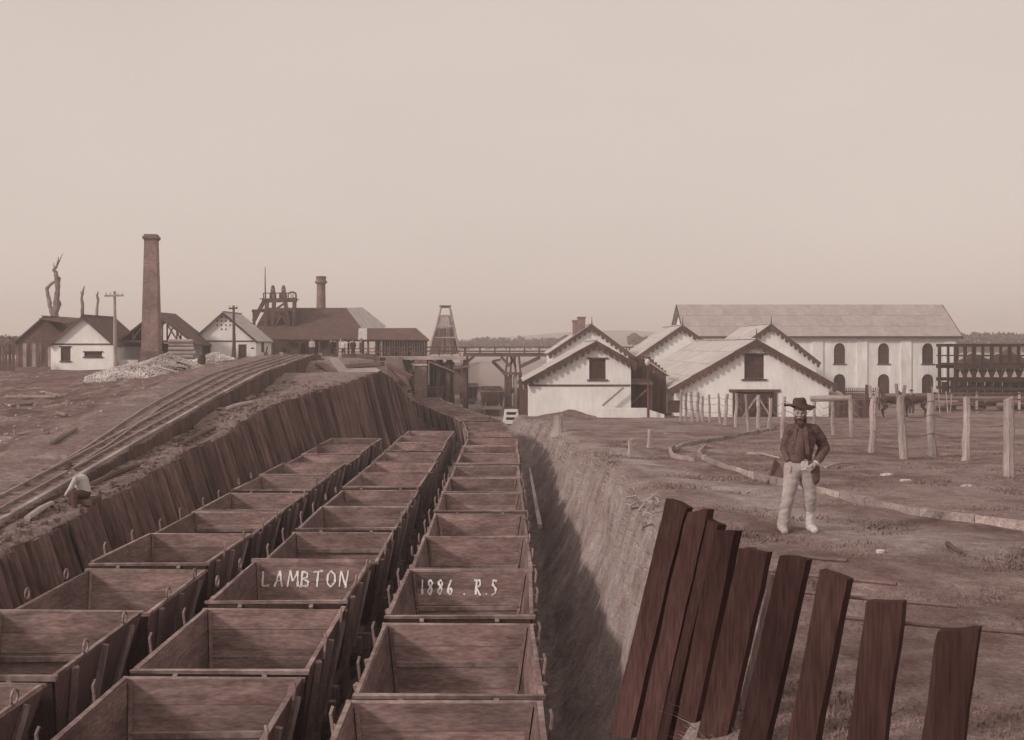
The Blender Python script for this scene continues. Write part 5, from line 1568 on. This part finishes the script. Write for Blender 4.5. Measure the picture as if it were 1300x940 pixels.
# open drain edged with boards
dr = thing('drain_edging', gat(900, 585, 26), 'board edged open drain curving across the turf behind the man', 'drain')
def edging(pts, h, pal, t=.07):
    W = [gat(x, y, Y0) for (x, y, Y0) in pts]
    for a, b in zip(W, W[1:]):
        n = max(1, int((b - a).length / .8))
        for i in range(n):
            p, q = a.lerp(b, i / n), a.lerp(b, (i + 1) / n - .006)
            p.z, q.z = gz(p.x, p.y), gz(q.x, q.y)
            mb = MB(); mb.bar(p + Vector((0, 0, h / 2 - .14 + j(.025))), q + Vector((0, 0, h / 2 - .14 + j(.025))), t, h + .2 + j(.02), jit=.014)
            mb.build('edging_board', EDGEM, dr)
edging([(985, 545, 48), (955, 551, 45), (905, 561, 38), (868, 567, 34), (850, 573, 31), (853, 580, 29), (880, 588, 27)], .16, PALEX)
edging([(896, 568, 33), (886, 579, 29), (900, 589, 27), (935, 600, 24), (988, 616, 21), (1040, 628, 19), (1100, 642, 17.5), (1170, 656, 16), (1240, 666, 15), (1310, 675, 14)], .16, PALEX)
mb = MB(); g = gat(985, 612, 21); mb.add([(g.x - .25, g.y - .3, g.z - .05), (g.x + .3, g.y - .2, g.z - .05), (g.x + .25, g.y + .2, g.z - .05), (g.x - .2, g.y + .2, g.z - .05), (g.x - .02, g.y, g.z + .48), (g.x + .1, g.y + .05, g.z + .34)],
       [(3, 2, 1, 0), (0, 1, 5, 4), (1, 2, 5), (2, 3, 4, 5), (3, 0, 4)])
mb.solo('slate_lump', DARK, 'dark pointed lump beside the drain, left of the man', 'rock')
# long timber along the foot of the bank
mb = MB(); mb.bar(E(672.5, 596, 41), E(685.5, 668, 28.3), .1, .1, jit=.02); mb.solo('long_pole', PALEX, 'long thin timber lying along the foot of the earth bank', 'timber')
# earth mound against the white house
heap('earth_mound', mat('mound_turf', (.13, .083, .076), (.22, .143, .131), 1.2, bump=.8, bdist=.08), (px(722, 73.5), 73.6, -5.0), 3.6, 1.0, .8, 'turf mound banked against the nearest white house', 'mound', 12)

# litter on the bench above the slab wall
br_ = random.Random(41)
mb = MB()
for _ in range(420):
    Yq = br_.uniform(23, 56); e0, w0 = table(EDGE, Yq) + .2, table(WTX, Yq) - .15
    X = lerp(e0, w0, br_.random()); s = br_.uniform(.02, .09)
    mb.box((X, Yq, gz(X, Yq) + s * .3), (s * 2, s * 1.5, s), br_.uniform(0, 3), s * .25)
props(mb.build('bench_rubble', SLEEPM), kind='stuff')
for k, (y0, y1, t0, t1, m, lab) in enumerate(((25.5, 27.2, .35, .25, PALEX, 'pale split rail lying on the bench before the crouching man'), (29.4, 32.4, .3, .55, DARKX, 'dark log lying on the bench behind the crouching man'), (36, 40, .65, .6, DARKX, 'long dark log along the bench, halfway to the pit head'),
                                         (43.5, 46, .3, .5, PALEX, 'pale plank on the bench near its narrow far end'))):
    a = Vector((lerp(table(EDGE, y0), table(WTX, y0), t0), y0, 0)); b = Vector((lerp(table(EDGE, y1), table(WTX, y1), t1), y1, 0))
    a.z, b.z = gz(a.x, a.y) + .07, gz(b.x, b.y) + .07
    mb = MB(); mb.tube([a, (a + b) / 2 + Vector((j(.05), 0, .02)), b], [.08, .085, .07], 7); mb.solo('log', m, lab, 'log')
# ---------------------------------------------------------------- figures: bodies grown over a skeleton
def grown(name, V, E_, root, m, sub=2, vox=None, extra=None, smooth=4):
    """V: joint -> (x, y, z, rx, ry). Tapered limbs and joints fused into ONE continuous surface by a voxel remesh, then smoothed."""
    mb = MB()
    n = 14
    def rad(k, u):
        rx, ry = V[k][3], V[k][4]
        return math.sqrt((rx * u.x) ** 2 + (ry * u.y) ** 2 + ((rx + ry) / 2 * u.z) ** 2)
    for a, b in E_:
        p, q = Vector(V[a][:3]), Vector(V[b][:3])
        d = (q - p).normalized()
        u = d.cross(Vector((0, 1, 0)) if abs(d.y) < .9 else Vector((1, 0, 0))).normalized(); w = d.cross(u)
        b0 = len(mb.v)
        for k, c in ((a, p), (b, q)):
            for i in range(n):
                t = 2 * math.pi * i / n
                v = u * math.cos(t) + w * math.sin(t)
                mb.v.append(tuple(c + v * rad(k, v)))
        mb.f += [(b0 + i, b0 + (i + 1) % n, b0 + n + (i + 1) % n, b0 + n + i) for i in range(n)]
        mb.f += [tuple(b0 + i for i in range(n))[::-1], tuple(b0 + n + i for i in range(n))]
    for k in V:
        c = V[k]
        mb.add(*ell(c[:3], (c[3] * .985, c[4] * .985, (c[3] + c[4]) / 2 * .985), 14, 9))
    for v, f in (extra or []): mb.add(v, f)
    size = min(min(V[k][3], V[k][4]) for k in V)
    o = bpy.data.objects.new('tmp', mb.mesh('tmp')); COL.objects.link(o)
    x = o.modifiers.new('r', 'REMESH'); x.mode = 'VOXEL'; x.voxel_size = vox or max(.012, size * .38)
    y = o.modifiers.new('m', 'SMOOTH'); y.iterations = smooth; y.factor = .5
    dg = bpy.context.evaluated_depsgraph_get()
    r = bpy.data.meshes.new_from_object(o.evaluated_get(dg))
    bpy.data.objects.remove(o)
    r.name = name
    r.materials.clear(); r.materials.append(m)
    r.shade_smooth()
    return r
def ell(c, r, n=14, rows=9, tilt=None):
    mb = MB()
    for i in range(rows):
        t = math.pi * (i + .5) / rows - math.pi / 2
        for k in range(n):
            a = 2 * math.pi * k / n
            v = Vector((r[0] * math.cos(t) * math.cos(a), r[1] * math.cos(t) * math.sin(a), r[2] * math.sin(t)))
            if tilt: v = tilt @ v
            mb.v.append(tuple(v + Vector(c)))
    for i in range(rows - 1):
        for k in range(n): mb.f.append((i * n + k, i * n + (k + 1) % n, (i + 1) * n + (k + 1) % n, (i + 1) * n + k))
    mb.f.append(tuple(range(n))[::-1]); mb.f.append(tuple((rows - 1) * n + k for k in range(n)))
    return mb.v, mb.f

def man():
    Y = 14.2
    X = px(1016, Y)
    zg = gz(X, Y)
    t = thing('person', (X, Y, zg), 'bearded man in slouch hat, dark coat and pale trousers standing on the turf', 'person')
    h = Vector((-.01, -.03, 1.535))                       # head centre
    tilt = Euler((R(3), R(-3), R(-14))).to_matrix()
    hd = lambda x, y, z: tuple(h + tilt @ Vector((x, y, z)))
    V = {'pel': (-.02, .01, .86, .12, .085), 'wai': (-.01, .03, 1.0, .11, .07), 'che': (.02, .05, 1.2, .125, .075), 'tor': (.03, .04, 1.32, .09, .06), 'nk': (.015, .01, 1.41, .058, .058), 'hb': (*hd(0, .01, -.05), .07, .08),
         'sr': (-.125, .03, 1.32, .05, .05), 'er': (-.175, .11, 1.09, .04, .04), 'wr': (-.155, -.02, .915, .028, .03), 'hr': (-.155, -.06, .85, .036, .02),
         'sl': (.19, .03, 1.325, .05, .05), 'el': (.335, .12, 1.08, .04, .04), 'wl': (.165, -.12, .905, .03, .032), 'hl': (.115, -.14, .865, .036, .02),
         'hir': (-.115, 0, .84, .10, .10), 'knr': (-.165, -.05, .48, .065, .068), 'anr': (-.215, .02, .10, .042, .045), 'tor_': (-.23, -.11, .045, .026, .022),
         'hil': (.075, 0, .84, .10, .10), 'knl': (.11, -.02, .48, .065, .068), 'anl': (.15, .10, .10, .042, .045), 'tol': (.16, -.04, .045, .026, .022)}
    Ed = [('pel', 'wai'), ('wai', 'che'), ('che', 'tor'), ('tor', 'nk'), ('nk', 'hb'), ('tor', 'sr'), ('sr', 'er'), ('er', 'wr'), ('wr', 'hr'), ('tor', 'sl'), ('sl', 'el'), ('el', 'wl'), ('wl', 'hl'),
          ('pel', 'hir'), ('hir', 'knr'), ('knr', 'anr'), ('anr', 'tor_'), ('pel', 'hil'), ('hil', 'knl'), ('knl', 'anl'), ('anl', 'tol')]
    ex = [ell(hd(0, .01, .015), (.077, .098, .112), tilt=tilt), ell(hd(0, -.045, -.055), (.052, .05, .055), tilt=tilt), ell(hd(0, -.102, -.012), (.015, .022, .026), tilt=tilt), ell(hd(0, -.085, .03), (.055, .02, .012), tilt=tilt),
          ell(hd(.078, .015, 0), (.012, .022, .033), tilt=tilt), ell(hd(-.078, .015, 0), (.012, .022, .033), tilt=tilt), ell(hd(.035, -.08, -.015), (.022, .018, .016), tilt=tilt), ell(hd(-.035, -.08, -.015), (.022, .018, .016), tilt=tilt)]
    # five fingers on each hand, curled into pocket and coat edge
    for (hx, hy, hz, dx, dz) in ((-.155, -.065, .835, .0, -1), (.105, -.145, .86, -.75, -.6)):
        side = Vector((dz * -1, 0, dx)).normalized() if dx else Vector((0, 1, 0))
        d = Vector((dx, 0, dz)).normalized()
        for i, L in enumerate((.07, .08, .075, .058)):
            b = Vector((hx, hy, hz)) + side * (.02 * (i - 1.5))
            mb = MB(); mb.tube([b - d * .03, b + d * L * .5, b + d * L + Vector((0, -.015, 0))], [.011, .010, .008], 7); ex.append((mb.v, mb.f))
        b = Vector((hx, hy - .02, hz + .02)); mb = MB(); mb.tube([b, b + d * .03 + Vector((0, -.025, 0)), b + d * .06 + Vector((0, -.03, 0))], [.013, .011, .009], 7); ex.append((mb.v, mb.f))
    link('body', grown('body', V, Ed, 'pel', SKIN, 2, .0075, ex, 3), t)
    # eyes
    mb = MB()
    for s in (-1, 1): mb.add(*ell(hd(s * .031, -.087, .013), (.014, .008, .008), 8, 6))
    link('eyes', mb.mesh('eyes', HAIR), t)
    # beard, moustache and hair
    bd = []
    rb = random.Random(2)
    for (c, r) in (((0, -.062, -.112), (.052, .042, .05)), ((0, -.05, -.14), (.044, .036, .05)), ((.058, -.03, -.07), (.022, .045, .055)), ((-.058, -.03, -.07), (.022, .045, .055)),
                   ((.026, -.104, -.055), (.032, .015, .012)), ((-.026, -.104, -.055), (.032, .015, .012))):
        bd.append(ell(hd(*c), r, tilt=tilt))
    mb = MB()
    for v, f in bd:
        mb.add([Vector(p) + noise.noise_vector(Vector(p) * 60) * .006 for p in v], f)
    link('beard', mb.mesh('beard', HAIR, smooth=True), t)
    mb = MB(); mb.add(*ell(hd(0, .045, .02), (.084, .075, .10), tilt=tilt)); link('hair', mb.mesh('hair', HAIR, smooth=True), t)
    # slouch hat
    mb = MB()
    n = 28
    prof = [(.195, .0, 1), (.19, .012, 1), (.11, .018, .3), (.09, .03, 0), (.086, .065, 0), (.074, .095, 0), (.045, .108, 0), (.02, .094, 0)]
    low = [(.195, .0, 1), (.11, .004, .3), (.088, .008, 0)]
    for P in (prof, low):
        b0 = len(mb.v)
        for r, z, w in P:
            for k in range(n):
                a = 2 * math.pi * k / n
                rim = w * (.022 * math.sin(2 * a + 1.1) + .018 * math.sin(a * 3 + .5) + .026 * math.cos(a) * -1)
                mb.v.append(hd(r * math.cos(a) * (1 + w * .05 * math.sin(a * 2)), r * 1.08 * math.sin(a) + .005, .088 + z + rim * 1.1 - (.03 * w if math.sin(a) > -.2 else -.012)))
        for i in range(len(P) - 1):
            for k in range(n): mb.f.append((b0 + i * n + k, b0 + i * n + (k + 1) % n, b0 + (i + 1) * n + (k + 1) % n, b0 + (i + 1) * n + k))
        if P is prof: mb.f.append(tuple(b0 + (len(P) - 1) * n + k for k in range(n)))
    ht = link('hat', mb.mesh('hat', FELT, smooth=True), t)
    mb = MB(); mb.v = []; 
    for z in (.103, .124):
        for k in range(n):
            a = 2 * math.pi * k / n
            mb.v.append(hd(.092 * math.cos(a), .099 * math.sin(a) + .005, z))
    for k in range(n): mb.f.append((k, (k + 1) % n, n + (k + 1) % n, n + k))
    link('hat_band', mb.mesh('hat_band', HAIR, smooth=True), ht)
    # coat: torso, sleeves and skirts in one cloth surface
    V = {'pel': (.015, .05, .86, .155, .095), 'wai': (.01, .035, .99, .15, .10), 'che': (.03, .03, 1.18, .182, .122), 'tor': (.03, .035, 1.325, .12, .085), 'nk': (.02, .03, 1.395, .07, .07),
         'sr': (-.125, .035, 1.32, .075, .075), 'er': (-.178, .11, 1.085, .06, .058), 'wr': (-.16, -.015, .935, .047, .047),
         'sl': (.19, .035, 1.32, .078, .076), 'um': (.28, .085, 1.2, .08, .076), 'el': (.345, .125, 1.075, .075, .072), 'fm': (.255, .0, .985, .064, .062), 'wl': (.18, -.11, .915, .05, .05),
         'sk': (.15, -.03, .83, .09, .095), 'sk2': (.165, -.03, .70, .08, .085)}
    Ed = [('pel', 'wai'), ('wai', 'che'), ('che', 'tor'), ('tor', 'nk'), ('tor', 'sr'), ('sr', 'er'), ('er', 'wr'), ('tor', 'sl'), ('sl', 'um'), ('um', 'el'), ('el', 'fm'), ('fm', 'wl'), ('pel', 'sk'), ('sk', 'sk2')]
    me = grown('coat', V, Ed, 'wai', COAT, 2, .012, None, 2)
    for v in me.vertices:                     # creases
        d = noise.noise_vector(Vector((v.co.x * 14, v.co.y * 14, v.co.z * 20))) * .006
        v.co += d
    link('coat', me, t)
    # waistcoat front and opened coat lapels
    V = {'a': (-.055, -.05, .95, .095, .075), 'b': (-.04, -.05, 1.1, .10, .09), 'c': (-.01, -.035, 1.27, .095, .085), 'd': (.005, -.02, 1.37, .06, .06)}
    link('waistcoat', grown('waistcoat', V, [('a', 'b'), ('b', 'c'), ('c', 'd')], 'b', VEST, 2), t)
    mb = MB()
    mb.bar((.03, -.115, 1.36), (.055, -.14, 1.02), .05, .012, up=(0, 1, 0)); mb.bar((-.085, -.10, 1.36), (-.14, -.115, 1.03), .045, .012, up=(0, 1, 0))
    mb.hexa([(-.0, -.128, 1.28), (.07, -.12, 1.25), (.065, -.105, 1.37), (.02, -.115, 1.38), (.0, -.12, 1.28), (.07, -.11, 1.25), (.065, -.097, 1.37), (.02, -.107, 1.38)])
    link('lapel', mb.mesh('lapel', COAT), t)
    mb = MB()
    for z in (.98, 1.05, 1.12, 1.19, 1.26): mb.add(*ell((-.045 + (z - .98) * .09, -.138 + (z - .98) * .06, z), (.008, .006, .008), 6, 4))
    link('buttons', mb.mesh('buttons', METAL), t)
    mb = MB(); mb.hexa([(-.02, -.115, .82), (.075, -.118, .81), (.075, -.10, .81), (-.02, -.10, .82), (-.015, -.125, .93), (.065, -.125, .93), (.065, -.105, .93), (-.015, -.105, .93)])
    link('shirt_tail', mb.mesh('shirt_tail', CLOTH), t)
    mb = MB(); mb.tube([(.185, -.115, .917), (.158, -.128, .898)], [.044, .042], 10); link('cuff', mb.mesh('cuff', CLOTH, smooth=True), t)
    # trousers and boots
    V = {'pel': (-.02, .0, .865, .15, .115), 'hir': (-.10, 0, .80, .108, .112), 'thr': (-.135, -.03, .62, .094, .10), 'knr': (-.168, -.05, .46, .082, .086), 'shr': (-.195, -.01, .27, .075, .08), 'anr': (-.218, .015, .09, .084, .09),
         'hil': (.075, 0, .80, .102, .108), 'thl': (.10, -.015, .62, .092, .098), 'knl': (.125, -.015, .46, .078, .084), 'shl': (.145, .05, .28, .07, .076)}
    Ed = [('pel', 'hir'), ('hir', 'thr'), ('thr', 'knr'), ('knr', 'shr'), ('shr', 'anr'), ('pel', 'hil'), ('hil', 'thl'), ('thl', 'knl'), ('knl', 'shl')]
    me = grown('trousers', V, Ed, 'pel', MOLE, 2, .012, None, 2)
    for v in me.vertices:
        v.co += noise.noise_vector(Vector((v.co.x * 8, v.co.y * 8, v.co.z * 20))) * .009
    link('trousers', me, t)
    V = {'a': (.142, .045, .31, .073, .078), 'b': (.152, .08, .16, .068, .074), 'c': (.155, .095, .07, .062, .068)}
    link('gaiter', grown('gaiter', V, [('a', 'b'), ('b', 'c')], 'b', CLOTH, 2), t)
    for nm, (x, y, tx) in (('r', (-.22, .0, -.02)), ('l', (.155, .085, .01))):
        V = {'a': (x, y + .05, .055, .058, .058), 'b': (x + tx * .5, y - .06, .055, .055, .05), 'c': (x + tx, y - .16, .04, .05, .038)}
        link('boot', grown('boot', V, [('a', 'b'), ('b', 'c')], 'a', CLOTH if nm == 'l' else MOLE, 2), t)
man()

def simple_person(loc, rz, label, pose, top, low, hat=True, group=None, scale=1.0, hatm=None):
    """smaller figure: body as one surface, clothes and hat over it"""
    t = thing('person', loc, label, 'person', group, rz)
    V, cut = pose
    V = {k: tuple(a * scale for a in v) for k, v in V.items()}
    Ed = [('pel', 'che'), ('che', 'nk'), ('nk', 'hd'), ('hd', 'tp'), ('che', 'sr'), ('sr', 'er'), ('er', 'hr'), ('che', 'sl'), ('sl', 'el'), ('el', 'hl'), ('pel', 'hir'), ('hir', 'kr'), ('kr', 'ar'), ('ar', 'fr'), ('pel', 'hil'), ('hil', 'kl'), ('kl', 'al'), ('al', 'fl')]
    link('body', grown('body', V, Ed, 'pel', SKIN, 2), t)
    g = lambda ks, f: {k: (*V[k][:3], V[k][3] * f, V[k][4] * f) for k in ks}
    me = grown('shirt', g(('pel', 'che', 'sr', 'er', 'hr', 'sl', 'el', 'hl'), 1.22), [('pel', 'che'), ('che', 'sr'), ('sr', 'er'), ('er', 'hr'), ('che', 'sl'), ('sl', 'el'), ('el', 'hl')], 'che', top, 2)
    link('shirt', me, t)
    me = grown('trousers', g(('pel', 'hir', 'kr', 'ar', 'hil', 'kl', 'al'), 1.25), [('pel', 'hir'), ('hir', 'kr'), ('kr', 'ar'), ('pel', 'hil'), ('hil', 'kl'), ('kl', 'al')], 'pel', low, 2)
    link('trousers', me, t)
    if hat:
        c = Vector(V['tp'][:3]); u = (c - Vector(V['hd'][:3])).normalized()
        q = Vector((0, 0, 1)).rotation_difference(u).to_matrix()
        mb = MB(); mb.lathe([(.17 * scale, -.01), (.165 * scale, .008), (.10 * scale, .015), (.095 * scale, .09), (.05 * scale, .11)], 14)
        mb.v = [tuple(c + u * .02 + q @ Vector(p)) for p in mb.v]
        link('hat', mb.mesh('hat', hatm or FELT), t)
    return t
STAND = ({'pel': (0, 0, .88, .13, .09), 'che': (0, 0, 1.28, .16, .10), 'nk': (0, 0, 1.46, .055, .055), 'hd': (0, -.01, 1.58, .085, .1), 'tp': (0, 0, 1.68, .06, .07), 'sr': (-.19, 0, 1.38, .06, .06), 'er': (-.25, .04, 1.1, .045, .045), 'hr': (-.22, -.06, .88, .04, .03),
          'sl': (.19, 0, 1.38, .06, .06), 'el': (.26, .03, 1.1, .045, .045), 'hl': (.2, -.1, .9, .04, .03), 'hir': (-.1, 0, .82, .09, .09), 'kr': (-.11, -.03, .47, .065, .065), 'ar': (-.12, .02, .09, .045, .045), 'fr': (-.13, -.14, .04, .04, .03),
          'hil': (.1, 0, .82, .09, .09), 'kl': (.12, -.02, .47, .065, .065), 'al': (.13, .04, .09, .045, .045), 'fl': (.14, -.12, .04, .04, .03)}, 0)
RAISED = ({**STAND[0], 'er': (-.34, -.05, 1.52, .045, .045), 'hr': (-.24, -.1, 1.75, .04, .03), 'el': (.4, -.05, 1.3, .045, .045), 'hl': (.6, -.1, 1.42, .04, .03)}, 0)
# crouched figure: seated, back bent, head and hands forward (towards -X)
SIT = ({'pel': (.06, 0, .10, .13, .11), 'che': (-.02, 0, .42, .14, .12), 'nk': (-.16, 0, .56, .055, .055), 'hd': (-.26, -.02, .62, .08, .09), 'tp': (-.31, -.02, .72, .06, .065), 'sr': (-.1, -.17, .47, .06, .06), 'er': (-.2, -.24, .24, .05, .05), 'hr': (-.34, -.16, .08, .04, .03),
        'sl': (-.06, .17, .46, .06, .06), 'el': (-.22, .22, .24, .05, .05), 'hl': (-.36, .1, .10, .04, .03), 'hir': (.02, -.1, .08, .1, .1), 'kr': (-.1, -.36, .10, .075, .075), 'ar': (.05, -.52, -.28, .05, .05), 'fr': (-.06, -.6, -.32, .04, .03),
        'hil': (.02, .1, .08, .1, .1), 'kl': (-.3, .05, .14, .075, .075), 'al': (-.22, -.2, -.2, .05, .05), 'fl': (-.32, -.26, -.24, .04, .03)}, 0)
Ym = 27.6
Xm = px(104.5, Ym)
zm = pz(631, Ym)
simple_person((Xm, Ym, zm), 0, 'man in white shirt and dark hat crouching on the bench above the slab wall', SIT, CLOTH, DCLOTH, True, None, 1.0)
mb = MB(); mb.box((Xm + .12, Ym, zm - .10), (.5, .7, .14), jit=.02); mb.solo('timber_baulk', DARKX, 'short dark baulk the crouching man sits on', 'timber')
for (x, y, Y, pose, top, rz, lab) in ((396, 453, 103, STAND, CLOTH, .3, 'pale shirted figure far off at the head of the tramway'), (420, 456, 106, STAND, DCLOTH, 1.0, 'dark figure standing under the pit head shed, beside the dark partition'),
                                     (436, 455, 105, RAISED, CLOTH, -.4, 'white sleeved figure with arms raised under the shed eave'), (448, 455, 105, STAND, DCLOTH, .2, 'dark figure standing right of the one with raised arms'),
                                     (459, 455, 104, STAND, DCLOTH, -.6, 'dark figure at the right end of the shed beside the post')):
    p = at(x, y, Y)
    p.z = max(p.z, -1.05)
    simple_person(p, rz, lab, pose, top, DCLOTH, True)
mb = MB(); mb.span((px(385, 106), 101, -1.5), (px(478, 106), 111, -1.06)); mb.solo('pit_bank_deck', SLEEPM, 'timber staging in front of the pit head shed', 'staging')

# ---------------------------------------------------------------- horses
def horse(loc, rz, label, head):
    t = thing('horse', loc, label, 'horse', 'dark horses at the field fence', rz)
    V = {'rump': (-.62, 0, 1.22, .25, .27), 'loin': (-.25, 0, 1.22, .24, .26), 'barrel': (.1, 0, 1.14, .26, .31), 'chest': (.48, 0, 1.15, .24, .29), 'neck1': (.78, 0, 1.28, .13, .2), 'neck2': (head[0] * .55 + .35, 0, lerp(1.35, head[1], .6), .09, .14),
         'poll': (head[0], 0, head[1], .085, .11), 'muz': (head[0] + .38, 0, head[1] - .36, .055, .06), 'tail0': (-.88, 0, 1.2, .05, .05), 'tail1': (-.98, 0, .9, .06, .06), 'tail2': (-.97, 0, .5, .04, .04)}
    Ed = [('rump', 'loin'), ('loin', 'barrel'), ('barrel', 'chest'), ('chest', 'neck1'), ('neck1', 'neck2'), ('neck2', 'poll'), ('poll', 'muz'), ('rump', 'tail0'), ('tail0', 'tail1'), ('tail1', 'tail2')]
    for s, n in ((-1, 'a'), (1, 'b')):
        V.update({'f1' + n: (.5, s * .14, .85, .11, .12), 'f2' + n: (.52, s * .14, .48, .055, .06), 'f3' + n: (.5 + s * .05, s * .14, .1, .04, .045), 'f4' + n: (.54 + s * .05, s * .14, .03, .055, .05),
                  'h1' + n: (-.6, s * .15, .9, .13, .15), 'h2' + n: (-.5, s * .15, .72, .08, .09), 'h3' + n: (-.74, s * .15, .48, .05, .06), 'h4' + n: (-.68 + s * .05, s * .15, .1, .04, .045), 'h5' + n: (-.64 + s * .05, s * .15, .03, .055, .05)})
        Ed += [('chest', 'f1' + n), ('f1' + n, 'f2' + n), ('f2' + n, 'f3' + n), ('f3' + n, 'f4' + n), ('rump', 'h1' + n), ('h1' + n, 'h2' + n), ('h2' + n, 'h3' + n), ('h3' + n, 'h4' + n), ('h4' + n, 'h5' + n)]
    link('body', grown('body', V, Ed, 'barrel', HORSE, 2), t)
    mb = MB()
    for s in (-1, 1): mb.tube([(head[0] - .02, s * .05, head[1] + .08), (head[0] - .01, s * .06, head[1] + .16), (head[0], s * .055, head[1] + .23)], [.035, .03, .008], 6)
    link('ears', mb.mesh('ears', HORSE, smooth=True), t)
    mb = MB(); P = [(.7, 0, 1.5), (head[0] * .55 + .33, 0, lerp(1.5, head[1] + .12, .6)), (head[0] - .05, 0, head[1] + .12)]
    mb.tube(P, [.05, .06, .04], 6); link('mane', mb.mesh('mane', HAIR), t)
    return t
for (x, Y, rz, lab, hd_) in ((1134, 74, .05, 'dark horse standing in the far field, the left one', (1.05, 1.25)), (1161, 75, math.pi - .1, 'dark horse in the far field, the right one by the rail fence', (1.08, 1.62))):
    X = px(x, Y); horse((X, Y, gz(X, Y)), rz, lab, hd_)
X = px(1157, 77); simple_person((X, 77, gz(X, 77)), 0, 'figure standing behind the two dark horses', STAND, DCLOTH, DCLOTH, True)
# low sheds and clutter behind the field fence
for (x0, x1, y0, y1, Y, m, nm, lab) in ((1086, 1108, 508, 527, 72, DARK, 'feed_bin', 'dark boarded bin in the far field left of the horses'), (1063, 1080, 505, 527, 73, DARK, 'feed_bin', 'dark boarded bin beside the broad white building corner')):
    mb = MB(); b = thing(nm, (px((x0 + x1) / 2, Y), Y, -4.8), lab, 'bin')
    n = 5
    for i in range(n):
        mb = MB(); mb.span((lerp(px(x0, Y), px(x1, Y), i / n) + .01, Y, -4.95), (lerp(px(x0, Y), px(x1, Y), (i + 1) / n) - .01, Y + .06, pz(y0, Y) + j(.03))); mb.build('board', m, b)
    mb = MB(); mb.span((px(x0, Y), Y + .07, -4.95), (px(x1, Y), Y + 1.0, pz(y0, Y) - .06)); mb.build('box', m, b)
mb = MB(); mb.add(*ell((px(1063, 76), 76.5, pz(503, 76)), (.55, .5, .35))); mb.solo('white_sack', CLOTH, 'rounded white sack top beside the corner of the broad building', 'sack', smooth=True)
rr = random.Random(31)
for k in range(9):
    x = 1190 + k * 13 + rr.uniform(-4, 4)
    p = at(x, 521 + rr.uniform(-4, 4), 84)
    p.z = gz(p.x, 84) + .15 + .25 * (k % 3)
    mb = MB(); L = rr.uniform(1.2, 2.4); mb.tube([p, p + Vector((L, rr.uniform(-.5, .5), rr.uniform(-.05, .1)))], .17, 7)
    mb.solo('stacked_log', DARKX, 'dark log in the loose stack behind the rail fence', 'log', 'logs behind the rail fence')

# ---------------------------------------------------------------- thin air haze
hz = MB(); hz.span((-1700, -90, -12), (1700, 1700, 34))
ho = hz.build('haze', None)
props(ho, kind='stuff')
hm = bpy.data.materials.new('haze'); hm.use_nodes = True
hn = hm.node_tree; hn.nodes.clear()
out = hn.nodes.new('ShaderNodeOutputMaterial'); pv = hn.nodes.new('ShaderNodeVolumePrincipled')
pv.inputs['Color'].default_value = (.97, .93, .90, 1)
pv.inputs['Density'].default_value = .0012
pv.inputs['Anisotropy'].default_value = .2
hn.links.new(pv.outputs[0], out.inputs['Volume'])
ho.data.materials.clear()
ho.data.materials.append(hm)
